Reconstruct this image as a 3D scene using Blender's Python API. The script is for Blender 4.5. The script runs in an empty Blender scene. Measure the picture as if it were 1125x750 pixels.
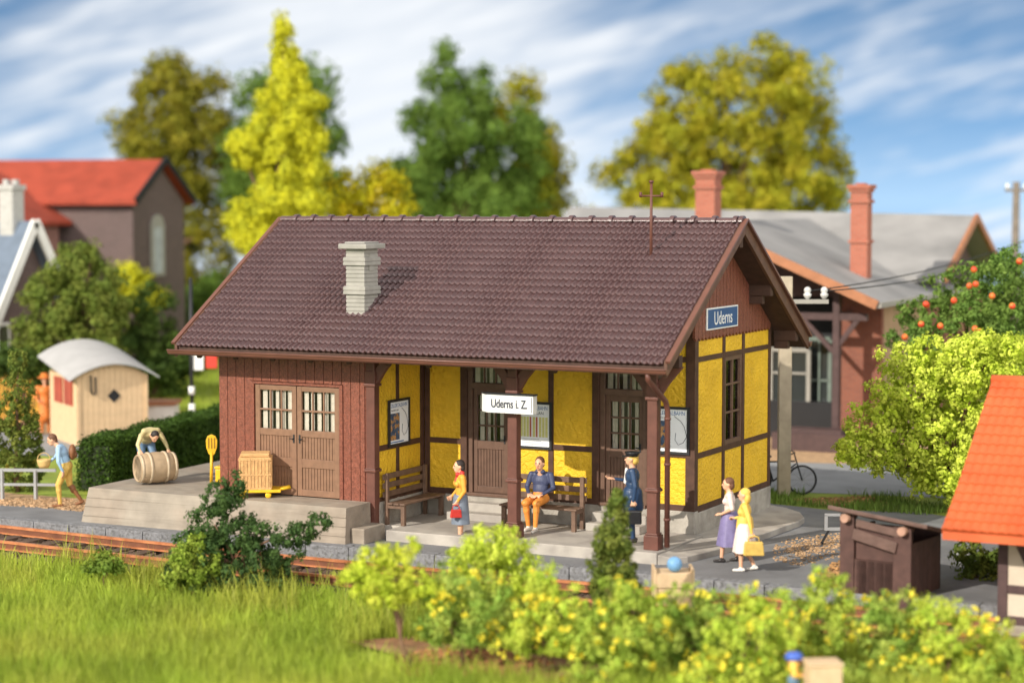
import bpy, bmesh, math, random
import numpy as np
from mathutils import Vector, Matrix
R = math.radians
PI = math.pi
random.seed(5)
scene = bpy.context.scene
COL = scene.collection

# ------------------------------------------------------------------ camera
CAM = np.array([15.435, -36.02, 6.846]); YAW = .4712; PIT = .0695; F = 2192.4
_s, _c = math.sin(YAW), math.cos(YAW); _sp, _cp = math.sin(PIT), math.cos(PIT)
FW = np.array([-_s, _c, 0]); RT = np.array([_c, _s, 0]); UPV = np.array([0, 0, 1.])
CF = FW * _cp - UPV * _sp; CU = UPV * _cp + FW * _sp
def U(u, v, d):
    """photo pixel and distance (m) -> a point of the place"""
    return CAM + (CF + RT * (u - 562.5) / F - CU * (v - 375) / F) * d
def G(u, v, z):
    r = CF + RT * (u - 562.5) / F - CU * (v - 375) / F
    return CAM + r * ((z - CAM[2]) / r[2])
def heading(lat, dep):
    """angle of a direction given as (to the right, away) seen from the camera"""
    w = RT * lat + FW * dep
    return math.atan2(w[1], w[0])
cd = bpy.data.cameras.new('camera'); cam = bpy.data.objects.new('camera', cd); COL.objects.link(cam)
cam.location = CAM; cam.rotation_euler = (PI / 2 - PIT, 0, YAW)
cd.sensor_width = 36; cd.lens = F / 1125 * 36; cd.clip_end = 3000; cd.clip_start = .5
cd.dof.use_dof = True; cd.dof.focus_distance = 42.3; cd.dof.aperture_fstop = .25
scene.camera = cam

# ------------------------------------------------------------------ materials
MATS = {}
def nd(nt, t, **k):
    n = nt.nodes.new(t)
    for a, b in k.items():
        if a in n.inputs.keys() if isinstance(a, str) else False: n.inputs[a].default_value = b
        else: setattr(n, a, b)
    return n
def mat(name, col, rough=.6, var=.25, vscale=3., bump=.0, bscale=30., col2=None, c2scale=2., c2lo=.45, c2hi=.6, spec=.4, island=0., transl=0., metal=0., bdist=.02, detail=6):
    """procedural: base colour broken up by two noises, a second colour in patches, noise bump"""
    m = bpy.data.materials.new(name); m.use_nodes = True; nt = m.node_tree; L = nt.links
    b = nt.nodes['Principled BSDF']; out = nt.nodes['Material Output']
    b.inputs['Roughness'].default_value = rough; b.inputs['Metallic'].default_value = metal
    b.inputs['Specular IOR Level'].default_value = spec
    tc = nd(nt, 'ShaderNodeTexCoord')
    n1 = nd(nt, 'ShaderNodeTexNoise'); n1.inputs['Scale'].default_value = vscale; n1.inputs['Detail'].default_value = detail
    L.new(tc.outputs['Object'], n1.inputs['Vector'])
    cur = None
    rgb = nd(nt, 'ShaderNodeRGB'); rgb.outputs[0].default_value = (*col, 1); cur = rgb.outputs[0]
    if col2:
        n2 = nd(nt, 'ShaderNodeTexNoise'); n2.inputs['Scale'].default_value = c2scale; n2.inputs['Detail'].default_value = 5
        L.new(tc.outputs['Object'], n2.inputs['Vector'])
        mr = nd(nt, 'ShaderNodeMapRange'); mr.inputs[1].default_value = c2lo; mr.inputs[2].default_value = c2hi
        L.new(n2.outputs['Fac'], mr.inputs[0])
        mx = nd(nt, 'ShaderNodeMix'); mx.data_type = 'RGBA'; L.new(mr.outputs[0], mx.inputs[0]); L.new(cur, mx.inputs[6]); mx.inputs[7].default_value = (*col2, 1)
        cur = mx.outputs[2]
    mr = nd(nt, 'ShaderNodeMapRange'); mr.inputs[1].default_value = .25; mr.inputs[2].default_value = .75; mr.inputs[3].default_value = 1 - var; mr.inputs[4].default_value = 1 + var
    L.new(n1.outputs['Fac'], mr.inputs[0]); f = mr.outputs[0]
    if island:
        g = nd(nt, 'ShaderNodeNewGeometry'); m2 = nd(nt, 'ShaderNodeMapRange'); m2.inputs[3].default_value = 1 - island; m2.inputs[4].default_value = 1 + island
        L.new(g.outputs['Random Per Island'], m2.inputs[0])
        mm = nd(nt, 'ShaderNodeMath', operation='MULTIPLY'); L.new(f, mm.inputs[0]); L.new(m2.outputs[0], mm.inputs[1]); f = mm.outputs[0]
    vm = nd(nt, 'ShaderNodeVectorMath', operation='SCALE'); L.new(cur, vm.inputs[0]); L.new(f, vm.inputs['Scale'])
    L.new(vm.outputs[0], b.inputs['Base Color'])
    if bump:
        n3 = nd(nt, 'ShaderNodeTexNoise'); n3.inputs['Scale'].default_value = bscale; n3.inputs['Detail'].default_value = 5
        L.new(tc.outputs['Object'], n3.inputs['Vector'])
        bp = nd(nt, 'ShaderNodeBump'); bp.inputs['Strength'].default_value = bump; bp.inputs['Distance'].default_value = bdist
        L.new(n3.outputs['Fac'], bp.inputs['Height']); L.new(bp.outputs[0], b.inputs['Normal'])
    if transl:
        t = nd(nt, 'ShaderNodeBsdfTranslucent'); L.new(vm.outputs[0], t.inputs[0])
        ms = nd(nt, 'ShaderNodeMixShader'); ms.inputs[0].default_value = transl
        L.new(b.outputs[0], ms.inputs[1]); L.new(t.outputs[0], ms.inputs[2]); L.new(ms.outputs[0], out.inputs[0])
    MATS[name] = m
    return m
def grain(m, axis='Z', scale=25., strength=.4, stretch=.06, dist=.01):
    """wood grain bump stretched along an axis, added to a material"""
    nt = m.node_tree; L = nt.links; b = nt.nodes['Principled BSDF']
    tc = nd(nt, 'ShaderNodeTexCoord'); mp = nd(nt, 'ShaderNodeMapping')
    s = [1, 1, 1]; s['XYZ'.index(axis)] = stretch; mp.inputs['Scale'].default_value = s
    n = nd(nt, 'ShaderNodeTexNoise'); n.inputs['Scale'].default_value = scale; n.inputs['Detail'].default_value = 6
    L.new(tc.outputs['Object'], mp.inputs[0]); L.new(mp.outputs[0], n.inputs['Vector'])
    bp = nd(nt, 'ShaderNodeBump'); bp.inputs['Strength'].default_value = strength; bp.inputs['Distance'].default_value = dist
    L.new(n.outputs['Fac'], bp.inputs['Height']); L.new(bp.outputs[0], b.inputs['Normal'])
    return m
def brickmat(name, c1, c2, cm, scale=1., rough=.8):
    m = bpy.data.materials.new(name); m.use_nodes = True; nt = m.node_tree; L = nt.links; b = nt.nodes['Principled BSDF']
    b.inputs['Roughness'].default_value = rough
    tc = nd(nt, 'ShaderNodeTexCoord')
    sx = nd(nt, 'ShaderNodeSeparateXYZ'); L.new(tc.outputs['Object'], sx.inputs[0])
    ad = nd(nt, 'ShaderNodeMath', operation='ADD'); L.new(sx.outputs[0], ad.inputs[0]); L.new(sx.outputs[1], ad.inputs[1])
    cb = nd(nt, 'ShaderNodeCombineXYZ'); L.new(ad.outputs[0], cb.inputs[0]); L.new(sx.outputs[2], cb.inputs[1])
    bt = nd(nt, 'ShaderNodeTexBrick'); bt.inputs['Scale'].default_value = scale
    bt.inputs['Color1'].default_value = (*c1, 1); bt.inputs['Color2'].default_value = (*c2, 1); bt.inputs['Mortar'].default_value = (*cm, 1)
    bt.inputs['Brick Width'].default_value = .26; bt.inputs['Row Height'].default_value = .085; bt.inputs['Mortar Size'].default_value = .008
    L.new(cb.outputs[0], bt.inputs['Vector']); L.new(bt.outputs[0], b.inputs['Base Color'])
    bp = nd(nt, 'ShaderNodeBump'); bp.inputs['Strength'].default_value = .5; bp.inputs['Distance'].default_value = .01; bp.invert = True
    L.new(bt.outputs['Fac'], bp.inputs['Height']); L.new(bp.outputs[0], b.inputs['Normal'])
    MATS[name] = m
    return m

tile_m = mat('brown_tile', (.090, .047, .047), .27, .13, 6., .25, 60., spec=.7, col2=(.100, .053, .052), c2scale=1.3)
board_m = grain(mat('red_brown_board', (.225, .074, .046), .45, .3, 16., col2=(.15, .048, .03), c2scale=30., c2lo=.48, c2hi=.6), 'Z', 30, 1., stretch=.22, dist=.022)
gutter_m = mat('brown_gutter', (.15, .062, .042), .4, .15, 3., spec=.5)
barge_m = grain(mat('brown_bargeboard', (.115, .055, .035), .55, .25, 5.), 'Y', 30, .4)
timber_m = grain(mat('dark_timber', (.075, .034, .02), .6, .3, 6.), 'Z', 40, .5)
post_m = grain(mat('post_timber', (.125, .048, .034), .5, .22, 5.), 'Z', 40, .4)
soffit_m = mat('soffit_board', (.06, .03, .02), .7, .3, 5.)
yellow_m = mat('yellow_plaster', (.80, .49, .025), .6, .10, 2.5, 1., 13., bdist=.06, col2=(.66, .39, .016), c2scale=1.1, c2lo=.48, c2hi=.75)
door_m = grain(mat('light_brown_door', (.22, .12, .072), .5, .18, 6.), 'Z', 40, .4)
ddoor_m = grain(mat('dark_brown_door', (.13, .072, .048), .5, .22, 6.), 'Z', 40, .4)
glass_m = mat('window_glass', (.035, .04, .04), .08, .1, 2., spec=.8)
curtain_m = mat('white_curtain', (.58, .55, .50), .9, .15, 12.)
conc_m = mat('grey_concrete', (.295, .255, .205), .8, .2, 2.6, .7, 12., col2=(.28, .23, .18), c2scale=.9, bdist=.015)
slab_m = mat('porch_concrete', (.40, .365, .32), .8, .16, 2., .5, 25., col2=(.31, .28, .25), c2scale=1.4, bdist=.012)
grain(conc_m, 'X', 9, .8, .05, .03)
plinth_m = mat('plinth_stone', (.36, .33, .285), .85, .2, 3., .8, 5., col2=(.28, .255, .22), c2scale=2.2, bdist=.05)
asph_m = mat('grey_asphalt', (.185, .185, .19), .85, .14, 2.5, .5, 60., col2=(.145, .145, .15), c2scale=.6, bdist=.008)
road_m = mat('road_asphalt', (.26, .265, .27), .85, .14, 1.5, .4, 60.)
kerb_m = mat('kerb_stone', (.20, .20, .21), .85, .35, 9., .7, 20., col2=(.13, .13, .13), c2scale=14., c2lo=.5, c2hi=.62)
chim_m = mat('grey_brick', (.31, .295, .265), .75, .16, 4., .4, 30.)
white_m = mat('white_paint', (.78, .77, .74), .5, .06, 3.)
paper_m = mat('poster_paper', (.84, .86, .88), .5, .04, 3.)
black_m = mat('black_paint', (.02, .02, .022), .5, .2, 3.)
blue_m = mat('sign_blue', (.035, .085, .22), .4, .08, 3.)
ink_m = mat('ink_dark', (.03, .035, .06), .6, .1, 3.)
bluei_m = mat('ink_blue', (.04, .14, .36), .6, .3, 30.)
photo_m = mat('poster_picture', (.05, .09, .16), .6, .6, 25., col2=(.45, .24, .09), c2scale=8., c2lo=.5, c2hi=.56)
tableg_m = mat('timetable_yellow', (.62, .60, .22), .6, .1, 20.)
tablered_m = mat('timetable_red', (.45, .13, .08), .6, .1, 20.)
bench_m = grain(mat('bench_wood', (.15, .09, .06), .55, .3, 6.), 'X', 40, .4)
rust_m = mat('rusty_rail', (.52, .20, .085), .45, .25, 3., .3, 30., col2=(.36, .125, .05), c2scale=2.5)
sleeper_m = mat('sleeper_wood', (.095, .06, .04), .85, .35, 6., .7, 18.)
ballast_m = mat('brown_ballast', (.10, .065, .045), .9, .3, 6., .8, 18., island=.45)
grassg_m = mat('grass_ground', (.24, .31, .04), .9, .3, 1.5, .8, 22., col2=(.27, .31, .035), c2scale=.8)
blade_m = mat('grass_blade', (.33, .43, .05), .6, .25, .7, col2=(.46, .49, .075), c2scale=.5, c2lo=.4, c2hi=.7, island=.35, transl=.45, spec=.25)
gravel_m = mat('tan_gravel', (.42, .27, .15), .9, .3, 5., .6, 30., island=.4)
earth_m = mat('brown_earth', (.26, .13, .06), .9, .35, 3., .8, 25., col2=(.33, .2, .09), c2scale=2.)
trunk_m = mat('bark', (.17, .095, .055), .85, .35, 8., .8, 20.)
skin_m = mat('skin', (.72, .40, .25), .5, .06, 9.)
def paint(n, c, rough=.5): return mat(n, c, rough, .16, 9., .2, 20.)

# ------------------------------------------------------------------ mesh builder
WL = {}
class MB:
    def __init__(s): s.v = []; s.f = []; s.m = []; s.sm = []
    def add(s, vs, fs, mi=0, smooth=False):
        o = len(s.v); s.v += [tuple(map(float, q)) for q in vs]
        for f in fs: s.f.append([i + o for i in f]); s.m.append(mi); s.sm.append(smooth)
        return s
    def box(s, x0, x1, y0, y1, z0, z1, mi=0):
        vs = [(x, y, z) for z in (z0, z1) for x, y in ((x0, y0), (x1, y0), (x1, y1), (x0, y1))]
        return s.add(vs, [(3, 2, 1, 0), (4, 5, 6, 7), (0, 1, 5, 4), (1, 2, 6, 5), (2, 3, 7, 6), (3, 0, 4, 7)], mi)
    def obox(s, c, ax, ay, az, hx, hy, hz, mi=0):
        c = np.array(c, float); ax, ay, az = (np.array(a, float) / np.linalg.norm(a) for a in (ax, ay, az))
        vs = [c + ax * hx * i + ay * hy * j + az * hz * k for k in (-1, 1) for i, j in ((-1, -1), (1, -1), (1, 1), (-1, 1))]
        return s.add(vs, [(3, 2, 1, 0), (4, 5, 6, 7), (0, 1, 5, 4), (1, 2, 6, 5), (2, 3, 7, 6), (3, 0, 4, 7)], mi)
    def bar(s, a, b, w, h, up=(0, 0, 1), mi=0):
        a = np.array(a, float); b = np.array(b, float); d = b - a; l = np.linalg.norm(d); d = d / l
        up = np.array(up, float); side = np.cross(d, up)
        if np.linalg.norm(side) < 1e-5: side = np.cross(d, (1, 0, 0))
        side /= np.linalg.norm(side); u2 = np.cross(side, d)
        return s.obox((a + b) / 2, d, side, u2, l / 2, w / 2, h / 2, mi)
    def prism(s, poly, vec, mi=0):
        n = len(poly); p = [np.array(q, float) for q in poly]; vec = np.array(vec, float)
        vs = p + [q + vec for q in p]
        nrm = np.zeros(3)
        for i in range(n): nrm += np.cross(p[i], p[(i + 1) % n])
        fs = [list(range(n)), list(range(2 * n - 1, n - 1, -1))] + [[i, i + n, (i + 1) % n + n, (i + 1) % n] for i in range(n)]
        if nrm @ vec > 0: fs = [f[::-1] for f in fs]
        return s.add(vs, fs, mi)
    def tube(s, pts, rs, seg=8, mi=0, caps=True, smooth=True):
        pts = [np.array(p, float) for p in pts]
        if np.isscalar(rs): rs = [rs] * len(pts)
        vs = []; ref = None
        for i, p in enumerate(pts):
            d = pts[min(i + 1, len(pts) - 1)] - pts[max(i - 1, 0)]; d = d / (np.linalg.norm(d) + 1e-9)
            if ref is None:
                ref = np.cross(d, (0, 0, 1.)) if abs(d[2]) < .9 else np.cross(d, (1., 0, 0))
            ref = ref - d * (ref @ d); ref /= np.linalg.norm(ref); b = np.cross(d, ref)
            for k in range(seg):
                a = 2 * PI * k / seg; vs.append(p + (ref * math.cos(a) + b * math.sin(a)) * rs[i])
        fs = []
        for i in range(len(pts) - 1):
            for k in range(seg):
                k2 = (k + 1) % seg; fs.append((i * seg + k, i * seg + k2, (i + 1) * seg + k2, (i + 1) * seg + k))
        o = len(s.v); s.add(vs, fs, mi, smooth); n = len(vs)
        if caps: s.f += [[o + i for i in range(seg)][::-1], [o + n - seg + i for i in range(seg)]]; s.m += [mi, mi]; s.sm += [False, False]
        return s
    def lathe(s, c, prof, seg=16, mi=0, axis=(0, 0, 1)):
        """prof = [(r, h)] along axis from c"""
        ax = np.array(axis, float); ax /= np.linalg.norm(ax); c = np.array(c, float)
        return s.tube([c + ax * h for r, h in prof], [max(r, 1e-4) for r, h in prof], seg, mi) if False else s._lathe(c, ax, prof, seg, mi)
    def _lathe(s, c, ax, prof, seg, mi):
        ref = np.cross(ax, (0, 0, 1.)) if abs(ax[2]) < .9 else np.array([1., 0, 0])
        ref = ref - ax * (ref @ ax); ref /= np.linalg.norm(ref); b = np.cross(ax, ref); vs = []
        for r, h in prof:
            for k in range(seg):
                a = 2 * PI * k / seg; vs.append(c + ax * h + (ref * math.cos(a) + b * math.sin(a)) * max(r, 1e-4))
        fs = [(i * seg + k, i * seg + (k + 1) % seg, (i + 1) * seg + (k + 1) % seg, (i + 1) * seg + k) for i in range(len(prof) - 1) for k in range(seg)]
        o = len(s.v); s.add(vs, fs, mi, True); n = len(vs)
        s.f += [[o + i for i in range(seg)][::-1], [o + n - seg + i for i in range(seg)]]; s.m += [mi, mi]; s.sm += [False, False]
        return s
    def ball(s, c, r, mi=0, seg=10):
        r = (r, r, r) if np.isscalar(r) else r
        vs = []; n = seg // 2 + 1
        for i in range(n + 1):
            t = PI * i / n
            for k in range(seg):
                a = 2 * PI * k / seg; vs.append((c[0] + r[0] * math.sin(t) * math.cos(a), c[1] + r[1] * math.sin(t) * math.sin(a), c[2] - r[2] * math.cos(t)))
        return s.add(vs, [(i * seg + k, i * seg + (k + 1) % seg, (i + 1) * seg + (k + 1) % seg, (i + 1) * seg + k) for i in range(n) for k in range(seg)], mi, True)
    def each(s, name, mats, parent=None, local=False, bev=0.):
        """one object for every connected piece"""
        par = list(range(len(s.v)))
        def find(i):
            while par[i] != i: par[i] = par[par[i]]; i = par[i]
            return i
        for f in s.f:
            for i in f[1:]: par[find(i)] = find(f[0])
        gr = {}
        for k, f in enumerate(s.f): gr.setdefault(find(f[0]), []).append(k)
        for ks in gr.values():
            b = MB(); ids = sorted({i for k in ks for i in s.f[k]}); mp = {i: j for j, i in enumerate(ids)}
            b.v = [s.v[i] for i in ids]; b.f = [[mp[i] for i in s.f[k]] for k in ks]; b.m = [s.m[k] for k in ks]; b.sm = [s.sm[k] for k in ks]
            a = np.array(b.v); c = (a.min(0) + a.max(0)) / 2
            b.build(name, mats, parent, origin=None if local else tuple(c), local=local, bev=bev)
    def build(s, name, mats, parent=None, origin=None, local=False, bev=0., sub=0):
        if not isinstance(mats, (list, tuple)): mats = [mats]
        me = bpy.data.meshes.new(name)
        pw = np.array(WL.get(parent.name, (0, 0, 0))) if parent else np.zeros(3)
        if local: org = np.zeros(3); loc = np.zeros(3)
        else:
            org = np.array(origin, float) if origin is not None else (pw if parent else np.array(s.v).min(0) * (1, 1, 1))
            if origin is None and not parent:
                a = np.array(s.v); org = (a.min(0) + a.max(0)) / 2; org[2] = a[:, 2].min()
            loc = org - pw
        me.from_pydata([tuple(np.array(q) - org) for q in s.v], [], s.f)
        for m in mats: me.materials.append(m)
        me.polygons.foreach_set('material_index', s.m); me.polygons.foreach_set('use_smooth', s.sm); me.update()
        o = bpy.data.objects.new(name, me); COL.objects.link(o)
        if parent: o.parent = parent
        o.location = loc; WL[o.name] = tuple(org) if not local else tuple(pw)
        if bev:
            b = o.modifiers.new('edge', 'BEVEL'); b.width = bev; b.segments = 2; b.limit_method = 'ANGLE'; b.angle_limit = R(40)
        return o
def tag(o, label, cat=None, group=None, kind=None):
    o['label'] = label
    if cat: o['category'] = cat
    if group: o['group'] = group
    if kind: o['kind'] = kind
    return o
def thing(name, label, cat, loc=(0, 0, 0), rz=0, group=None):
    o = bpy.data.objects.new(name, None); COL.objects.link(o); o.empty_display_size = .2
    o.location = loc; o.rotation_euler = (0, 0, rz); WL[o.name] = tuple(map(float, loc))
    return tag(o, label, cat, group)
def copy_tree(o, parent=None):
    c = o.copy(); COL.objects.link(c); c.parent = parent
    for ch in list(o.children): copy_tree(ch, c)
    return c
def text(body, size, name, m, parent, M, extr=.004, align='CENTER', width=None, bold=0.):
    """flat lettering standing in the XY plane of matrix M (local to parent's world frame)"""
    cu = bpy.data.curves.new(name, 'FONT'); cu.body = body; cu.size = size; cu.align_x = align; cu.align_y = 'CENTER'; cu.extrude = extr; cu.offset = bold
    t = bpy.data.objects.new('tmp', cu); COL.objects.link(t)
    dg = bpy.context.evaluated_depsgraph_get(); me = bpy.data.meshes.new_from_object(t.evaluated_get(dg))
    bpy.data.objects.remove(t)
    if width:
        xs = [v.co.x for v in me.vertices]; w = max(xs) - min(xs); me.transform(Matrix.Diagonal((width / w, 1, 1, 1)))
    me.transform(M); pw = WL.get(parent.name, (0, 0, 0)); me.transform(Matrix.Translation(-Vector(pw)))
    me.materials.clear(); me.materials.append(m)
    o = bpy.data.objects.new(name, me); COL.objects.link(o); o.parent = parent
    return o
def frameM(origin, xdir, ydir):
    x = Vector(xdir).normalized(); y = Vector(ydir).normalized(); z = x.cross(y)
    return Matrix(((x.x, y.x, z.x, origin[0]), (x.y, y.y, z.y, origin[1]), (x.z, y.z, z.z, origin[2]), (0, 0, 0, 1)))

# ------------------------------------------------------------------ foliage
def leafmesh(name, C, leaf, rng, m, parent=None, origin=(0, 0, 0), aspect=.6, upbias=0., outn=None):
    n = len(C); N = rng.normal(size=(n, 3))
    if outn is not None: N = N * .55 + outn
    N[:, 2] += upbias; N /= np.linalg.norm(N, axis=1)[:, None]
    T = rng.normal(size=(n, 3)); T -= N * (T * N).sum(1)[:, None]; T /= np.linalg.norm(T, axis=1)[:, None]; B = np.cross(N, T)
    s = leaf * rng.uniform(.6, 1.4, (n, 1)); V = np.empty((n, 4, 3))
    V[:, 0] = C - T * s; V[:, 1] = C + B * s * aspect + N * s * .25; V[:, 2] = C + T * s; V[:, 3] = C - B * s * aspect + N * s * .25
    me = bpy.data.meshes.new(name); V = (V - np.array(origin)).reshape(-1, 3)
    me.vertices.add(4 * n); me.vertices.foreach_set('co', V.ravel().astype(np.float32))
    me.loops.add(4 * n); me.loops.foreach_set('vertex_index', np.arange(4 * n, dtype=np.int32))
    me.polygons.add(n); me.polygons.foreach_set('loop_start', np.arange(0, 4 * n, 4, dtype=np.int32)); me.polygons.foreach_set('loop_total', np.full(n, 4, dtype=np.int32))
    me.materials.append(m); me.update(calc_edges=True); me.validate()
    o = bpy.data.objects.new(name, me); COL.objects.link(o)
    if parent: o.parent = parent
    return o
def clumps(lobes, nclump, per, rng, cs, shell=.35, spread=1., gap=-.55, gapscale=.55):
    """clump centres in the outer shell of ellipsoid lobes, leaves round each"""
    cen = np.array([l[0] for l in lobes]); rad = np.array([l[1] for l in lobes]); w = (rad ** 2).sum(1); w = w / w.sum()
    k = rng.choice(len(lobes), nclump, p=w); D = rng.normal(size=(nclump, 3)); D /= np.linalg.norm(D, axis=1)[:, None]
    t = 1 - np.abs(rng.normal(size=(nclump, 1))) * shell; t = np.clip(t, .15, 1.08)
    P = cen[k] + D * rad[k] * t
    q = np.min(np.linalg.norm((P[:, None] - cen[None]) / rad[None], axis=2) + (np.arange(len(lobes))[None] == k[:, None]) * 9, axis=1) if len(lobes) > 1 else np.ones(nclump)
    ph = rng.uniform(0, 6.28, 6); sc_ = 1.0 / (rad.mean() * gapscale)
    g = np.sin(P[:, 0] * 2.1 * sc_ + ph[0]) * np.sin(P[:, 1] * 2.3 * sc_ + ph[1]) + np.sin(P[:, 2] * 2.6 * sc_ + ph[2]) * np.sin(P[:, 0] * 1.7 * sc_ + P[:, 1] * 1.3 * sc_ + ph[3]) + .5 * np.sin(P[:, 2] * 5 * sc_ + P[:, 0] * 4 * sc_ + ph[4])
    keep = (q > .5) & (g > gap); P = P[keep]; D = D[keep]
    sc = rng.uniform(.6, 1.35, (len(P), 1, 1)) * cs
    off = rng.normal(size=(len(P), per, 3)); off /= np.linalg.norm(off, axis=2)[:, :, None]
    off *= rng.uniform(0, 1, (len(P), per, 1)) ** .5
    C = P[:, None] + off * sc * spread
    on = off * 1.2 + D[:, None] * .5
    return C.reshape(-1, 3), on.reshape(-1, 3)
def plob(d, L, jit=.35, seed=0, flat=1.):
    r = random.Random(seed); out = []
    for q in L:
        u, v, rx = q[:3]; rz = q[3] if len(q) > 3 else rx
        dd = d + r.uniform(-1, 1) * jit * rx * d / F
        out.append((U(u, v, dd), np.array([rx, rx * flat, rz]) * dd / F))
    return out
def plant(name, label, cat, d, L, m, nclump, per, leaf, cs, base, seed, group=None, trunk=None, trunk_r=.1, limbs=4, jit=.35, shell=.35, flowers=None, parts=('crown', 'trunk'), aspect=.6, fruit=None, flat=1., upbias=.25, lumpy=0, gap=-.55):
    rng = np.random.default_rng(seed); base = np.array(base, float)
    if d > 60: leaf *= .72; per = int(per * 1.6)
    if lumpy: nclump = int(nclump * .5); per = int(per * 2.0); cs *= lumpy
    lobes = plob(d, L, jit, seed, flat)
    e = thing(name, label, cat, base, 0, group)
    C, on = clumps(lobes, nclump, per, rng, cs, shell, gap=gap)
    ok = C[:, 2] > base[2] + .01; C = C[ok]; on = on[ok]
    leafmesh(parts[0], C, leaf, rng, m, e, base, aspect, upbias, on)
    b = MB(); r = random.Random(seed)
    cen = sum((l[0] for l in lobes)) / len(lobes); top = max(lobes, key=lambda l: l[0][2])[0]
    mid = base * .5 + np.array([cen[0], cen[1], (base[2] + cen[2]) / 2]) * .5
    b.tube([base - (0, 0, .1), base * .6 + mid * .4 + (r.uniform(-.5, .5) * trunk_r * 2, 0, 0), mid, cen], [trunk_r * 1.3, trunk_r, trunk_r * .8, trunk_r * .35], 9)
    for k in range(min(limbs, len(lobes))):
        l = lobes[(k * 3 + 1) % len(lobes)]; s0 = mid * (1 - k / (limbs + 1)) + cen * (k / (limbs + 1))
        b.tube([s0, s0 * .5 + l[0] * .5 + (0, 0, trunk_r), l[0]], [trunk_r * .5, trunk_r * .35, trunk_r * .12], 6)
    b.build(parts[1], trunk or trunk_m, e)
    if flowers:
        fm, nf, fs = flowers; C2, on2 = clumps(lobes, nf, 9, rng, cs * .7, .12)
        C2 = C2[C2[:, 2] > base[2] + .1]
        leafmesh('flowers', C2, fs, rng, fm, e, base, .9)['kind'] = 'stuff'
    return e, lobes
def leafcol(n, c, c2, tr=.4, sc=1.2, lo=.42, hi=.6, isl=.3): return mat(n, c, .7, .22, 2., col2=c2, c2scale=sc, c2lo=lo, c2hi=hi, island=isl, transl=tr, spec=.2)
# ------------------------------------------------------------------ thin glass
def _glass():
    m = bpy.data.materials.new('thin_glass'); m.use_nodes = True; nt = m.node_tree; nt.nodes.clear()
    o = nt.nodes.new('ShaderNodeOutputMaterial'); a = nt.nodes.new('ShaderNodeBsdfTransparent'); g = nt.nodes.new('ShaderNodeBsdfGlossy')
    a.inputs[0].default_value = (.99, .98, .96, 1); g.inputs['Roughness'].default_value = .05
    fr = nt.nodes.new('ShaderNodeFresnel'); fr.inputs[0].default_value = 1.33; mx = nt.nodes.new('ShaderNodeMixShader')
    nt.links.new(fr.outputs[0], mx.inputs[0]); nt.links.new(a.outputs[0], mx.inputs[1]); nt.links.new(g.outputs[0], mx.inputs[2]); nt.links.new(mx.outputs[0], o.inputs[0])
    return m
tglass_m = _glass()
ZG = -.225

# ------------------------------------------------------------------ ground
def ground():
    xs = sorted(set([-420, -300, -220, -160, -130, -115, -100, -80, -60, -45, -30] + list(range(-24, 25, 2)) + [30, 40, 60, 80, 110, 140, 200, 300, 420]))
    ys = sorted(set([-300, -200, -120, -80, -60, -50, -40, -32, -26, -20, -16, -13, -11, -9, -7.5, -6.5, -5.5, -4.5, -3.5, -2.4, -1.2, -1.15, 0, 3, 6, 9, 12, 15, 18, 22, 26, 32, 40, 50, 60, 70, 80, 90, 100, 108, 116, 125, 140, 170, 220, 300, 420]))
    r = random.Random(2); vs = []
    for y in ys:
        for x in xs:
            z = -.62 if y < -1.18 else ZG - .012
            if y < -5: z += r.uniform(-.05, .05)
            rad = math.hypot(x, y - 5)
            if rad > 118: z -= min((rad - 118) * .45, 75)
            vs.append((x, y, z))
    n = len(xs)
    fs = [(j * n + i, j * n + i + 1, (j + 1) * n + i + 1, (j + 1) * n + i) for j in range(len(ys) - 1) for i in range(n - 1)]
    b = MB(); b.add(vs, fs); tag(b.build('ground', grassg_m, origin=(0, 0, 0)), 'green grassy ground round the station', kind='structure')
ground()
tb = None
def sheet(name, poly, z, m, label, sub=None):
    b = MB(); b.add([(x, y, z) for x, y in poly], [list(range(len(poly)))]); return tag(b.build(name, m, origin=(0, 0, 0)), label, kind='structure')
def kerbY(x): return -1.32 - .36 / (1 + math.exp((x + 7.5) * 1.2))
kx = [-40 + i * .5 for i in range(0, 111)]
sheet('platform', [(x, kerbY(x) + .3) for x in kx] + [(15, 1), (9, 6), (3.2, 8.6), (1.2, 8.0), (-.2, 8.3), (-2, 9), (-9, 7), (-12, 2), (-14.1, .15), (-17, .0), (-40, 1)], ZG, asph_m, 'dark grey asphalt platform along the track in front of the station')
kb = MB()
x = -40.
while x < 14.5:
    y = (kerbY(x) + kerbY(x + 1)) / 2; d = random.uniform(-.008, .008)
    kb.bar((x + .008, kerbY(x) + .155, ZG - .19 + .004), (x + .992, kerbY(x + 1) + .155, ZG - .19 + .004), .31, .385 + d); x += 1.
tag(kb.build('kerb', kerb_m, origin=(0, -1.4, ZG), bev=.012), 'row of grey kerb stones edging the platform beside the track', kind='structure')
roadp = [(-40, 5.5), (-12, 8.6), (0, 10.45), (4, 11.3), (14, 13.5), (40, 20), (40, 26), (12, 19.2), (0, 16.3), (-12, 13.2), (-40, 10)]
sheet('road', roadp, ZG - .002, road_m, 'pale grey road passing behind the station and the goods shed')
sheet('yard', [(-40, 10), (-12, 13.2), (0, 16.3), (12, 19.2), (40, 26), (38, 34), (4, 24), (-14, 20), (-40, 18)], ZG - .003, gravel_m, 'tan gravel yard in front of the brick goods shed')
sheet('path', [(-40, 1.0), (-17, .0), (-14.1, .15), (-13.3, .9), (-14.5, 1.6), (-17, 1.5), (-40, 2.6)], ZG - .001, gravel_m, 'tan gravel path beside the metal railing')
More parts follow.
